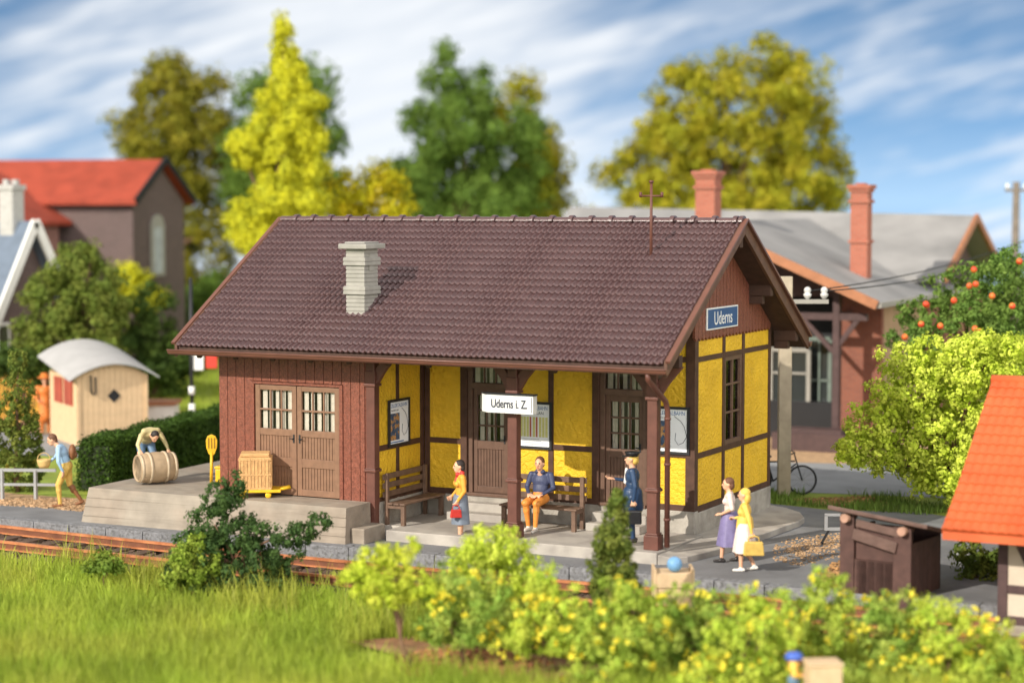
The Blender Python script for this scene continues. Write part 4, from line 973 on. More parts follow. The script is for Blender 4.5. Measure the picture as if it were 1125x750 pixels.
# ------------------------------------------------------------------ background buildings
brick_m = brickmat('red_brick', (.25, .078, .042), (.20, .06, .035), (.17, .11, .085))
gbrick_m = brickmat('grey_brick_wall', (.125, .080, .075), (.095, .062, .058), (.15, .12, .11))
pbrick_m = brickmat('pink_brick_wall', (.30, .13, .11), (.26, .11, .09), (.25, .19, .17))
slate_m = mat('grey_felt_roof', (.27, .262, .255), .75, .15, .8, .3, 20., col2=(.225, .22, .215), c2scale=.5)
tan_m = mat('tan_render', (.36, .24, .15), .8, .15, 2.)
orangeb_m = mat('orange_bargeboard', (.36, .15, .07), .55, .2, 3.)
purple_m = grain(mat('purple_brown_timber', (.075, .042, .040), .6, .25, 5.), 'Z', 30, .4)
red_tile = mat('red_roof_tile', (.31, .05, .024), .8, .15, 2., .4, 25., col2=(.26, .04, .018), c2scale=.8)
org_tile = mat('orange_roof_tile', (.62, .125, .04), .55, .12, 3., col2=(.55, .10, .03), c2scale=1.5)
cream_m = mat('cream_frame', (.30, .285, .25), .6, .08, 3.)
bslate_m = mat('blue_slate', (.12, .155, .21), .55, .18, 2.5, .4, 14.)
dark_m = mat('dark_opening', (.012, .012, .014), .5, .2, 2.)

def roofplane(b, p0, p1, p2, p3, th, mi=0):
    """slab under the plane p0 p1 (eave) p2 p3 (ridge)"""
    p = [np.array(q, float) for q in (p0, p1, p2, p3)]; b.prism(p, (0, 0, -th), mi)
# goods shed ------------------------------------------------------------
gd = thing('goods_shed', 'large goods shed with grey roof, two red chimneys and shaded brick front behind the station', 'building', (-.5, 24., ZG))
m_ = RT * .905 - FW * .425; n_ = FW * .905 + RT * .425       # along the ridge (right), away
P1 = U(1072, 239, 66.); P1[2] = 6.42; P0 = P1 - m_ * 14.6; P0[2] = 6.70
WR = U(772, 243, 58.3); WR[2] = 6.30; WC = U(964, 333, 56); WC[2] = 4.03
wid = float((WC - WR) @ m_); slp = (6.30 - 4.03) / wid
WR = WR - n_ * ((WR - WC) @ n_)                             # front apex of the wing, level with its corner
Lw = float((P1 - WR) @ n_)
b = MB(); e = 4.4; ze = 6.42 - e * slp
for sg_ in (-1, 1):
    A, B_ = P0 + n_ * e * sg_, P1 + n_ * e * sg_; A[2] = B_[2] = ze
    roofplane(b, A, B_, P1, P0, .16)
for sg_ in (-1, 1):
    A = WR + m_ * wid * sg_; A[2] = 4.03; B_ = A + n_ * (Lw - .5); R2 = WR + n_ * (Lw - .2)
    roofplane(b, A, B_, R2, WR, .16)
b.build('roof', slate_m, gd)
b = MB()
for sg_ in (-1, 1):
    A = WR + m_ * wid * sg_; A[2] = 4.03; b.bar(WR - n_ * .04 + (0, 0, -.06), A - n_ * .04 + (0, 0, -.06), .1, .26)
    b.bar(P1 + m_ * .04 + (0, 0, -.06), np.array([*(P1 + n_ * e * sg_ + m_ * .04)[:2], ze - .06]), .1, .24)
b.each('bargeboard', orangeb_m, gd)
A = WR + m_ * wid; A[2] = 3.96; b = MB(); b.bar(A + m_ * .05, A + m_ * .05 + n_ * (Lw - 2), .12, .14); b.build('gutter', cream_m, gd)
def wallbox(c0, c1, dirn, th, z0, z1, mm, name, par):
    b = MB(); c0 = np.array([c0[0], c0[1], z0]); c1 = np.array([c1[0], c1[1], z0]); b.prism([c0, c1, c1 + dirn * th, c0 + dirn * th], (0, 0, z1 - z0)); return b.build(name, mm, par)
set_ = 2.6
fl = WR - m_ * (wid - .8) + n_ * set_; fr_ = WR + m_ * (wid - .55) + n_ * set_
bw_l = WR + m_ * (wid - 1.75) + n_ * set_
wallbox(bw_l, fr_, n_, .25, ZG, 4.05, brick_m, 'brick_wall', gd)
wallbox(fl, bw_l, n_, .25, ZG, .9, dark_m, 'board_wall', gd); wallbox(fl + n_ * 2.0, bw_l + n_ * 2., n_, .25, ZG, 4.3, dark_m, 'inner_wall', gd)  # both walls near black: the porch shade is put into their colour
wallbox(fr_ + n_ * .25, fr_ + n_ * (Lw - set_ + 2), -m_, .25, ZG, 3.95, tan_m, 'side_wall', gd)
b = MB(); q0 = fl; q1 = fr_; ap = WR + n_ * set_
b.prism([np.array([*q0[:2], 4.05]), np.array([*q1[:2], 4.05]), np.array([*(ap + m_ * .6)[:2], 6.05]), np.array([*(ap - m_ * .6)[:2], 6.05])], n_ * .2); b.build('gable_wall', purple_m, gd)
mb0 = P0 + n_ * -3.9 + m_ * .5; mb1 = P1 - n_ * 3.9 - m_ * .6
wallbox(mb0, mb1, n_, 7.8, ZG, 3.9, brick_m, 'main_wall', gd)
b = MB(); c1 = P1 - m_ * .6; b.prism([np.array([*(c1 - n_ * 3.9)[:2], 3.9]), np.array([*(c1 + n_ * 3.9)[:2], 3.9]), np.array([*c1[:2], 6.15])], -m_ * .2); b.build('end_gable', purple_m, gd)
# open porch of the wing: post, beams, braces, frames
def pt(u, v, dd): return U(u, v, dd)
post = G(918, 490, ZG); 
b = MB(); b.box(post[0] - .1, post[0] + .1, post[1] - .1, post[1] + .1, ZG, 4.6); b.build('porch_post', purple_m, gd, origin=tuple(post), bev=.01)
T0 = np.array([post[0], post[1], 3.55])
b = MB(); b.bar(T0 - m_ * 4.6, T0 + m_ * .9, .16, .2); b.bar(T0, T0 + n_ * set_, .16, .2); b.each('beam', purple_m, gd)
b = MB(); b.bar(T0 - m_ * 1.1 + (0, 0, .0), T0 + (0, 0, -1.1), .12, .14); b.bar(T0 + m_ * .75 + (0, 0, .1), T0 + (0, 0, -.9), .12, .14); b.each('brace', purple_m, gd)
for u0, u1, v0, v1, dd in ((846, 889, 384, 448, 60.), (888, 912, 372, 486, 60.)):
    c = pt((u0 + u1) / 2, (v0 + v1) / 2, dd); w2 = (u1 - u0) / 2 * dd / F; h2 = (v1 - v0) / 2 * dd / F
    b = MB()
    for a0, c0_, hx_, hz_ in ((0, h2, w2, .06), (0, -h2, w2, .06), (-w2, 0, .06, h2), (w2, 0, .06, h2), (0, .2 * h2, w2, .03), (0, 0, .03, h2)):
        b.obox(c + m_ * a0 + (0, 0, c0_), m_, n_, (0, 0, 1), hx_ if hx_ > .06 else hx_, .05, hz_)
    w = b.build('window_frame', cream_m if u0 < 880 else mat('green_door_frame', (.16, .2, .17), .6), gd)
    b = MB(); b.obox(c + n_ * .04, m_, n_, (0, 0, 1), w2, .01, h2); b.build('pane', glass_m, w)
c = G(885, 497, ZG) + n_ * .8; b = MB(); b.obox(c + (0, 0, .25), m_, n_, (0, 0, 1), 1.1, .5, .25); b.obox(c + (0, 0, .55), m_, n_, (0, 0, 1), .9, .35, .06); b.build('loading_step', purple_m, gd)
def chimney(par, c, w, z0, z1, mm, name='chimney'):
    b = MB(); bx = lambda g, a, q: b.obox((c[0], c[1], (a + q) / 2), m_, n_, (0, 0, 1), w / 2 + g, w / 2 + g, (q - a) / 2)
    bx(0, z0, z1 - .55); bx(.05, z0 + (z1 - z0) * .45, z0 + (z1 - z0) * .45 + .09); bx(.06, z1 - .55, z1 - .45); bx(.0, z1 - .45, z1 - .22); bx(.05, z1 - .22, z1 - .12); bx(.10, z1 - .12, z1); bx(-.12, z1, z1 + .05)
    return b.build(name, mm, par, origin=(c[0], c[1], z0), bev=.01)
rb_m = brickmat('chimney_brick', (.40, .12, .07), (.34, .095, .055), (.30, .18, .13))
cA = U(778, 235, 61); cA2 = U(778, 188, 61); chimney(gd, cA, .62, 4.8, cA2[2], rb_m)
cB = U(946, 265, 60); cB2 = U(946, 203, 60); chimney(gd, cB, .52, 4.2, cB2[2], rb_m)
# red roofed house at far left ------------------------------------------------------------
hm_, hn_ = RT * .956 - FW * .29, FW * .956 + RT * .29
rh = thing('red_roofed_house', 'brick house with bright red tiled roof and tall white gable window far left', 'house', (-38, 31, ZG))
AP = U(174, 175, 82); zr = AP[2]; half = 2.3
def pp(a, n, z, base=AP): q = base + hm_ * a + hn_ * n; return np.array([q[0], q[1], z])
zev = U(163, 221, 80)[2]; b = MB()
roofplane(b, pp(-9, -half - .4, zev), pp(.35, -half - .4, zev), pp(.35, 0, zr), pp(-9, 0, zr), .15); roofplane(b, pp(.35, half + .4, zev), pp(-9, half + .4, zev), pp(-9, 0, zr), pp(.35, 0, zr), .15)
wl0 = -3.0                                                   # cross wing to the front left
zev2 = U(132, 244, 78)[2]; zr2 = zr + .05; wr_a = -7.2
roofplane(b, pp(wl0 + .3, -7.2, zev2), pp(wl0 + .3, -2.0, zev2), pp(wr_a, -2.0, zr2), pp(wr_a, -7.2, zr2), .15); roofplane(b, pp(wr_a * 2 - wl0 - .3, -2.0, zev2), pp(wr_a * 2 - wl0 - .3, -7.2, zev2), pp(wr_a, -7.2, zr2), pp(wr_a, -2.0, zr2), .15)
b.build('roof', red_tile, rh)
b = MB(); b.prism([pp(-9, -half, ZG), pp(0, -half, ZG), pp(0, half, ZG), pp(-9, half, ZG)], (0, 0, zev - ZG - .05)); b.prism([pp(0, -half, zev - .05), pp(0, half, zev - .05), pp(0, 0, zr - .2)], -hm_ * .3); b.build('wall', gbrick_m, rh)
b = MB(); b.prism([pp(wr_a * 2 - wl0, -6.9, ZG), pp(wl0, -6.9, ZG), pp(wl0, -2.9, ZG), pp(wr_a * 2 - wl0, -2.9, ZG)], (0, 0, zev2 - ZG)); b.prism([pp(wr_a * 2 - wl0, -6.9, zev2), pp(wl0, -6.9, zev2), pp(wr_a, -6.9, zr2 - .2)], hn_ * .3); b.build('wing_wall', pbrick_m, rh)
b = MB(); zc0, zc1 = U(175, 303, 82)[2], U(175, 250, 82)[2]
arc = [pp(.04, .6 * math.cos(t) - .3, zc1 + .55 * math.sin(t)) for t in [PI * k / 8 for k in range(9)]]
b.prism([pp(.04, -.9, zc0), pp(.04, .3, zc0)] + arc, hm_ * .06); w = b.build('window', cream_m, rh)
b = MB(); b.prism([pp(.105, -.65, zc0 + .15), pp(.105, .05, zc0 + .15), pp(.105, .05, zc1), pp(.105, -.65, zc1)], hm_ * .01); b.build('pane', mat('pale_pane', (.42, .44, .46), .15), w)
b = MB(); b.bar(pp(.36, -half - .4, zev), pp(.36, 0, zr), .1, .25); b.bar(pp(.36, half + .4, zev), pp(.36, 0, zr), .1, .25); b.each('bargeboard', dark_m, rh)
# grey house with white bargeboards --------------------------------------------------------
gx, gy, gz = U(38, 243, 68); gh = thing('grey_house', 'steep grey house with blue slate roof, white bargeboards and white chimney at the left edge', 'house', (gx - 4, gy, ZG))
s_ = 1.62; hw = 4.0; b = MB()
for sg_ in (-1, 1): roofplane(b, (gx - 9, gy + sg_ * hw, gz - s_ * hw), (gx, gy + sg_ * hw, gz - s_ * hw), (gx, gy, gz), (gx - 9, gy, gz), .2)
b.build('roof', bslate_m, gh)
b = MB()
for sg_ in (-1, 1): b.bar((gx + .05, gy + sg_ * hw, gz - s_ * hw - .02), (gx + .05, gy, gz - .02), .10, .34, up=(0, 0, 1))
b.each('bargeboard', white_m, gh)
b = MB(); w2 = hw - .5; b.box(gx - 8.6, gx - .45, gy - w2, gy + w2, ZG, gz - s_ * w2 - .2); b.prism([(gx - .75, gy - w2, gz - s_ * w2 - .2), (gx - .75, gy + w2, gz - s_ * w2 - .2), (gx - .75, gy, gz - .25)], (.3, 0, 0)); b.build('wall', gbrick_m, gh)
q = U(3, 385, 56); b = MB(); b.box(gx - .44, gx - .38, gy - 2.05, gy - .9, .9, 2.8); w = b.build('window', white_m, gh); b = MB()
for a in (-1.97, -1.45): b.box(gx - .38, gx - .37, gy + a, gy + a + .46, 1.0, 2.7)
b.each('pane', glass_m, w)
q2 = U(9, 203, 68); q = np.array([gx - 1.0, gy, 0]); b = MB(); b.box(q[0] - .3, q[0] + .3, q[1] - .3, q[1] + .3, 3.6, q2[2] - .18); b.box(q[0] - .36, q[0] + .36, q[1] - .36, q[1] + .36, q2[2] - .18, q2[2])
for a in (-.2, .2): b.box(q[0] + a - .09, q[0] + a + .09, q[1] - .1, q[1] + .1, q2[2], q2[2] + .18)
b.build('chimney', mat('white_brick', (.42, .41, .39), .7, .15, 6.), gh, bev=.015)
# hut ------------------------------------------------------------------
hp = G(85, 490, ZG); ha = R(-33.6); hut = thing('wooden_hut', 'cream plank hut with arched grey roof, red shutters and diamond window behind the hedge', 'hut', tuple(hp), ha + PI / 2)
# local: -Y is the plank front, +X to the right, origin at the front left corner
hutm = grain(mat('cream_plank', (.66, .46, .27), .65, .1, 5.), 'Z', 30, .35); W, D = 2.15, 2.7; arcz = lambda x: 2.0 + .34 * (1 - ((x - W / 2) / (W / 2)) ** 2)
b = MB(); n = 13
for i in range(n):
    x0, x1 = i * W / n + .004, (i + 1) * W / n - .004; b.prism([(x0, 0, 0), (x1, 0, 0), (x1, 0, arcz(x1)), (x0, 0, arcz(x0))], (0, .05, 0)); b.prism([(x0, D, 0), (x1, D, 0), (x1, D, arcz(x1)), (x0, D, arcz(x0))], (0, -.05, 0))
for x in (0, W - .05): b.box(x, x + .05, .05, D - .05, 0, 2.0)
b.build('plank_wall', hutm, hut, local=True)
b = MB(); pts = [(-.28 + (W + .56) * i / 14) for i in range(15)]; zz = lambda x: 2.02 + .34 * (1 - ((x - W / 2) / (W / 2 + .1)) ** 2)
po = [(x, -.25, zz(x)) for x in pts] + [(x, -.25, zz(x) + .05) for x in pts[::-1]]
b.prism(po, (0, D + .5, .5)); b.build('roof', mat('pale_grey_roof', (.40, .39, .385), .6, .08, 2.), hut, local=True)
b = MB(); c = (1.12, 1.42); r_ = .2; b.prism([(c[0] - r_, -.02, c[1]), (c[0], -.02, c[1] - r_), (c[0] + r_, -.02, c[1]), (c[0], -.02, c[1] + r_)], (0, .019, 0)); b.build('window', dark_m, hut, local=True)
for a in (.35, 1.35):
    b = MB(); b.box(-.05, -.002, a, a + .75, 1.15, 1.9); b.build('shutter', mat('red_shutter', (.36, .07, .04), .6), hut, local=True)
b = MB(); b.tube([(.42, -.04, 2.05), (.42, -.06, 1.6), (.46, -.07, 1.5), (.54, -.07, 1.5), (.56, -.06, 1.6), (.56, -.04, 2.0)], .025, 6); b.build('hook', black_m, hut, local=True)
b = MB(); b.box(W - .08, W - .001, -.03, -.001, 0, 2.0); b.box(.001, .09, -.03, -.001, 0, 2.0); b.each('corner_post', hutm, hut, True)
# low box building right of the hut
lbx = U(172, 466, 62); b = MB(); b.obox((lbx[0], lbx[1], .2), RT, FW, (0, 0, 1), .62, .5, .42); b.obox((lbx[0], lbx[1], .67), RT, FW, (0, 0, 1), .7, .58, .05)
o = thing('storage_box', 'low orange roofed storage box right of the cream hut', 'box', (lbx[0], lbx[1], ZG)); b2 = MB(); b2.obox((lbx[0], lbx[1], .2), RT, FW, (0, 0, 1), .62, .5, .42); b2.build('box', white_m, o); b2 = MB(); b2.obox((lbx[0], lbx[1], .67), RT, FW, (0, 0, 1), .7, .58, .05); b2.build('lid', orangeb_m, o)
# yellow fence --------------------------------------------------------
fm = mat('yellow_fence', (.62, .33, .04), .6); fn = thing('picket_fence', 'yellow picket fence between the cypress and the cream hut', 'fence', tuple(np.array([*U(20, 440, 66)[:2], ZG])))
A = U(-40, 436, 66); B_ = U(70, 436, 64); A[2] = B_[2] = 0; zt_ = U(20, 408, 65)[2]
for i in range(24):
    q = A + (B_ - A) * i / 23; b = MB(); dirf = norm(B_ - A); h = zt_
    b.prism([q - dirf * .045 + (0, 0, ZG), q + dirf * .045 + (0, 0, ZG), q + dirf * .045 + (0, 0, h - .1), q + (0, 0, h), q - dirf * .045 + (0, 0, h - .1)], np.cross(dirf, (0, 0, 1)) * .03); b.build('picket', fm, fn)
b = MB()
for z in (.15, zt_ - .3): b.bar(A + (0, 0, z), B_ + (0, 0, z), .04, .09)
b.each('rail', fm, fn)
# semaphore signal -------------------------------------------------------
sgp = U(211, 462, 60); sm = thing('railway_signal', 'railway signal with black and white banded mast behind the hedge', 'signal', (sgp[0], sgp[1], ZG))
zs = [U(211, v, 60)[2] for v in (410, 424, 440, 452, 470)]
b = MB(); b.tube([(sgp[0], sgp[1], ZG), (sgp[0], sgp[1], 4.6)], .06, 10); b.build('mast', black_m, sm)
b = MB()
for v0, v1 in ((424, 433), (443, 458)): b.tube([(sgp[0], sgp[1], U(211, v1, 60)[2]), (sgp[0], sgp[1], U(211, v0, 60)[2])], .095, 10)
b.each('white_band', white_m, sm)
def disc(u, v, mm, nm):
    c = U(u, v, 60) - FW * .1; b = MB(); b.obox(c, RT * .98 + CU * -.2 * 0, FW, (0, 0, 1), .17, .03, .42); b.build(nm, mm, sm, bev=.02)
disc(218, 391, white_m, 'white_plate'); disc(233, 389, paint('signal_red', (.6, .05, .03)), 'red_plate')
zq = U(218, 375, 60)[2]; b = MB(); b.bar((sgp[0], sgp[1], zq), tuple(np.array([sgp[0], sgp[1], zq]) + RT * .8), .08, .08); b.build('arm', black_m, sm)
# railing ---------------------------------------------------------------
rl = thing('metal_railing', 'light grey metal railing beside the path at the left edge', 'railing', tuple(G(30, 550, ZG)))
A = G(-40, 548, ZG); B_ = G(62, 549, ZG); gm = mat('galvanised_metal', (.36, .36, .36), .45, .1, 3., metal=.2)
zt_, zm_ = U(40, 516, A is not None and 47.6)[2], U(40, 532, 47.6)[2]
b = MB(); b.bar((A[0], A[1], zt_), (B_[0], B_[1], zt_), .05, .07); b.bar((A[0], A[1], zm_), (B_[0], B_[1], zm_), .045, .06); b.each('rail', gm, rl)
for t in (.05, .42, .78): q = A + (B_ - A) * t; b = MB(); b.box(q[0] - .035, q[0] + .035, q[1] - .035, q[1] + .035, ZG, zt_); b.build('post', gm, rl)
# utility pole with insulators -----------------------------------------------------
pb = G(861, 545, ZG); pole = thing('utility_pole', 'square cream pole with cross arm and two white insulators behind the station gable', 'pole', tuple(pb))
polem = grain(mat('pale_pole', (.40, .34, .25), .7, .2, 4.), 'Z', 25, .5); ztop = U(866, 303, 48.2)[2]
b = MB(); b.obox((pb[0], pb[1], (ztop + ZG) / 2), RT, FW, (0, 0, 1), .15, .13, (ztop - ZG) / 2); b.build('post', polem, pole, bev=.015)
za = U(890, 330, 48.2)[2]; p2 = np.array([pb[0], pb[1], za]); b = MB(); b.bar(p2 + RT * .1 - FW * .16, p2 + RT * 1.0 - FW * .16, .1, .1); b.build('cross_arm', cream_m, pole)
INS = []
for k in (.50, .90):
    q = p2 + RT * k - FW * .16; b = MB(); b.lathe(q + (0, 0, .05), [(.03, 0), (.05, .03), (.09, .08), (.10, .13), (.06, .16), (.085, .2), (.08, .26), (.03, .3)], 12); b.build('insulator', mat('porcelain', (.55, .54, .52), .35), pole); INS.append(q + (0, 0, .25))
for k, (q, (u, v)) in enumerate(zip(INS, ((1130, 263), (1130, 276)))):
    e_ = U(u, v, 60); pts = [q + (e_ - q) * t + (0, 0, -.55 * 4 * t * (1 - t) * .35) for t in [i / 16 for i in range(17)]]
    b = MB(); b.tube(pts, .016, 5)
    tag(b.build('overhead_wire', black_m), ['upper', 'lower'][k] + ' of the two thin dark wires running from the insulators to the right edge', 'wire', 'wires from the cream pole')
tp = U(1115, 300, 72); zt_ = U(1115, 200, 72)[2]; telem = mat('dark_pole', (.17, .14, .11), .8, .2, 5.); tele = thing('telegraph_pole', 'wooden telegraph pole with short cross arm far off at the right edge', 'pole', (tp[0], tp[1], ZG))
b = MB(); b.tube([(tp[0], tp[1], ZG), (tp[0], tp[1], zt_)], [.16, .12], 10); b.build('post', telem, tele)
q = np.array([tp[0], tp[1], zt_ - .3]); b = MB(); b.bar(q - RT * .4, q + RT * .4, .09, .1); b.build('cross_arm', telem, tele)
for k in (-.32, .32): b = MB(); b.lathe(q + RT * k + (0, 0, .05), [(.03, 0), (.06, .05), (.06, .15), (.02, .2)], 10); b.build('insulator', white_m, tele)
# bicycle ----------------------------------------------------------------
bk = thing('bicycle', 'black bicycle leaning behind the rear corner of the station by the cream pole', 'bicycle', tuple(G(856, 543, ZG)), YAW + .0)
def ring(c, r, t, mm, nm, par, seg=28):
    b = MB(); P = [(c[0] + r * math.cos(2 * PI * k / seg), c[1], c[2] + r * math.sin(2 * PI * k / seg)) for k in range(seg + 1)]; b.tube(P, t, 6, caps=False); return b.build(nm, mm, par, local=True)
bikem = paint('bike_black', (.02, .02, .022), .35)
for x in (-.55, .55):
    w = ring((x, 0, .36), .34, .028, bikem, 'wheel', bk)
    b = MB()
    for k in range(10): b.tube([(x, 0, .36), (x + .34 * math.cos(k * PI / 5), 0, .36 + .34 * math.sin(k * PI / 5))], .005, 4)
    b.build('spokes', gm, w, local=True)
b = MB()
for p_, q_ in (((-.55, 0, .36), (-.15, 0, .33)), ((-.15, 0, .33), (-.3, 0, .85)), ((-.3, 0, .8), (.38, 0, .82)), ((-.15, 0, .33), (.4, 0, .75)), ((-.55, 0, .36), (-.28, 0, .76)), ((.36, 0, .98), (.55, 0, .36))): b.tube([p_, q_], .02, 6)
b.build('frame', bikem, bk, local=True)
b = MB(); b.tube([(.2, -.28, 1.0), (.34, -.2, 1.05), (.36, 0, 1.0), (.34, .2, 1.05), (.2, .28, 1.0)], .016, 6); b.build('handlebar', bikem, bk, local=True)
b = MB(); b.ball((-.33, 0, .93), (.15, .08, .045), 0, 10); b.tube([(-.3, 0, .83), (-.32, 0, .92)], .018, 6); b.build('saddle', bikem, bk, local=True)
# dark wooden outhouse -------------------------------------------------------------------
om = grain(mat('outhouse_board', (.085, .042, .034), .65, .3, 5.), 'Z', 30, .6); roofm = mat('outhouse_roof', (.13, .075, .06), .65, .25, 4., .5, 15.); lightend = mat('beam_end', (.42, .24, .17), .7, .2, 6.)
oc = U(1000, 640, 35.6); oh = thing('wooden_outhouse', 'small dark brown outhouse with sloping lid roof and rough boarded front behind the yellow shrubs', 'shed', (oc[0], oc[1], -.55), R(-98) + PI / 2)
# local: front is -Y, origin at the front right corner; x runs to the left in -X
W, D, H = 1.35, 1.35, 1.62; b = MB()
for i in range(8): b.box(-W + i * W / 8 + .004, -W + (i + 1) * W / 8 - .004, 0, .05, 0, .95); 
for i in range(7): b.box(-.05, 0, i * D / 7 + .004, (i + 1) * D / 7 - .004, 0, 1.32); b.box(-W, -W + .05, i * D / 7 + .004, (i + 1) * D / 7 - .004, 0, 1.45)
b.box(-W, 0, D - .05, D, 0, 1.4); b.build('plank_wall', om, oh, local=True)
b = MB(); b.box(-W - .02, -W + .26, -.03, .05, 0, 1.76); b.box(-.32, .02, -.03, .05, 0, 1.62); b.box(-W + .26, -.32, .04, .06, .95, 1.6); b.each('corner_board', om, oh, True, bev=.01)
b = MB(); b.bar((-W + .25, -.05, 1.42), (-.25, -.05, 1.24), .05, .2, up=(0, 0, 1)); b.bar((-W + .3, -.03, 1.62), (-.2, -.03, 1.50), .04, .14); b.each('loose_board', roofm, oh, True, bev=.01)
b = MB(); b.box(-W + .3, -.33, .0, .035, .04, .95); b.build('door', om, oh, local=True, bev=.01)
b = MB(); b.prism([(-W - .18, -.22, 1.93), (.40, -.22, 1.74), (.40, -.22, 1.66), (-W - .18, -.22, 1.85)], (0, D + .5, -.42)); b.build('roof', roofm, oh, local=True, bev=.015)
for x, z in ((-W + .12, 1.70), (-.12, 1.56)):
    b = MB(); b.lathe((x, -.16, z), [(.08, 0), (.08, .4)], 12, 0, (0, 1, 0)); b.build('beam_end', lightend, oh, local=True)
# garden bench-like grey trestle beside the outhouse
gq = G(912, 598, ZG); gt = thing('trestle', 'small grey metal trestle standing left of the dark outhouse', 'trestle', tuple(gq), YAW)
b = MB(); b.box(-.12, .35, -.03, .03, .30, .36); b.box(-.12, -.06, -.03, .03, .36, .62); b.box(-.12, .35, -.03, .03, .60, .65); b.build('frame', gm, gt, local=True)
for x in (-.1, .3): b = MB(); b.bar((x + .08, .0, .32), (x - .08, .05, 0), .05, .05); b.build('leg', bikem, gt, local=True)
# half timbered shed with orange tile roof ---------------------------------------------------------------
ex, ey, ez = U(1040, 589, 34); rx, ry, rz2 = U(1085, 417, 37); ht = thing('half_timbered_shed', 'half timbered shed with bright orange tiled roof cut by the right edge', 'shed', (9.0, .8, -.55))
X0 = 6.65; X1 = 12.6; sl2 = (rz2 - ez) / (ry - ey)
b = MB(); rows = 16; seg = 38 * 5; vs = []; xs2 = [X0 + (X1 - X0) * i / seg for i in range(seg + 1)]
for r in range(rows):
    for e_ in (0, 1, 2):
        t = (r + (0, 0, 1)[e_]) / rows; up = (.0, .035, .008)[e_]
        fl_ = .10 * max(0, .28 - t) / .28          # flared foot of the roof
        for x in xs2:
            roll = .032 * abs(math.sin(PI * (x - X0) / .156)); h = up + (roll if e_ else roll * .5)
            y = ey + (ry - ey) * t; vs.append((x, y - .5 * h, ez + (rz2 - ez) * t + .85 * h + fl_))
n = seg + 1; b.add(vs, [(j * n + i, j * n + i + 1, (j + 1) * n + i + 1, (j + 1) * n + i) for j in range(rows * 3 - 1) for i in range(seg)])
b.build('roof', org_tile, ht)
b = MB(); b.prism([(X0 + .01, ey + .02, ez + .08), (X0 + .01, ey + .95, ez + .64), (X0 + .01, ry, rz2 - .02), (X0 + .01, 2 * ry - ey, ez), (X0 + .01, 2 * ry - ey, ez - .12), (X0 + .01, ry, rz2 - .2), (X0 + .01, ey + .95, ez + .50), (X0 + .01, ey + .02, ez - .06)], (X1 - X0, 0, 0)); b.build('roof_deck', org_tile, ht)
b = MB(); b.tube([(X0 - .01, ry, rz2 + .0), (X1, ry, rz2 + .0)], .10, 10); b.build('ridge_tile', org_tile, ht)
wx, wy = 7.42, ey + .85; creamw = mat('cream_plaster', (.55, .46, .36), .8, .1, 3., .4, 15.)
b = MB(); b.box(wx + .03, X1, wy + .03, 2 * ry - wy, -.55, ez + .45); b.prism([(wx + .03, wy + .03, ez + .4), (wx + .03, 2 * ry - wy, ez + .4), (wx + .03, ry, rz2 - .3)], (X1 - wx, 0, 0)); b.build('wall', creamw, ht)
b = MB()
for x in (wx, wx + 1.5, wx + 3.0): b.box(x, x + .17, wy, wy + .12, -.4, ez + .42)
for z in (-.42, .12, ez + .25): b.box(wx + .17, X1, wy + .004, wy + .1, z, z + .15)
b.bar((wx + .15, wy + .05, ez + .25), (wx + .75, wy + .05, .2), .09, .14); b.box(wx, wx + .12, wy + .12, 2 * ry - wy, -.42, -.27); b.box(wx, wx + .12, wy + .12, 2 * ry - wy, .9, 1.05)
b.build('timber_frame', purple_m, ht, bev=.01)
b = MB(); b.box(wx - .04, X1, wy - .03, 2 * ry - wy, -.6, -.42); b.build('plinth', conc_m, ht)
rl2 = thing('wire_fence', 'thin grey wire fence between the outhouse and the orange roofed shed', 'fence', tuple(U(1075, 640, 38.5) * (1, 1, 0) + (0, 0, ZG)))
A, B_ = U(1050, 608, 39), U(1100, 612, 38.5); b = MB()
for dz in (0, -.37): b.bar(A + (0, 0, dz), B_ + (0, 0, dz), .04, .05)
b.each('rail', gm, rl2)
for t in (.1, .85): q = A + (B_ - A) * t; b = MB(); b.box(q[0] - .03, q[0] + .03, q[1] - .03, q[1] + .03, ZG, A[2] + .05); b.build('post', gm, rl2)
# ------------------------------------------------------------------ vegetation
G_ol = leafcol('leaf_olive', (.34, .345, .022), (.44, .38, .025)); G_dol = leafcol('leaf_dark_olive', (.23, .225, .02), (.29, .25, .022))
G_gr = leafcol('leaf_green', (.16, .25, .04), (.11, .19, .03)); G_dk = leafcol('leaf_dark_green', (.065, .115, .022), (.09, .14, .022))
G_ye = leafcol('leaf_golden', (.76, .74, .04), (.42, .44, .03), sc=2.0, lo=.45, hi=.64); G_yg = leafcol('leaf_yellow_green', (.58, .56, .02), (.66, .54, .02))
G_li = leafcol('leaf_lime', (.52, .63, .06), (.66, .73, .11), sc=3., tr=.35); G_mid = leafcol('leaf_mid_green', (.085, .155, .022), (.13, .18, .03), sc=2.)
G_mid2 = leafcol('leaf_soft_green', (.24, .34, .04), (.34, .42, .06), sc=3.); G_mid = leafcol('leaf_tuft', (.18, .28, .04), (.26, .34, .05), sc=3.)
G_ap = leafcol('leaf_apple', (.15, .26, .05), (.20, .30, .06)); G_cy = leafcol('leaf_cypress', (.14, .20, .035), (.22, .25, .045), sc=4.)
G_bl = leafcol('leaf_bush_lime', (.56, .66, .06), (.66, .68, .08), sc=3., tr=.35)
flo_m = mat('flower_yellow', (.84, .72, .06), .6, .1, 3., transl=.2); red_fr = mat('apple_red', (.60, .06, .02), .4, .2, 8., col2=(.62, .18, .03), c2scale=6.)
bgp = 'trees beyond the station'
def base(u, d): q = U(u, 400, d); return (q[0], q[1], ZG)
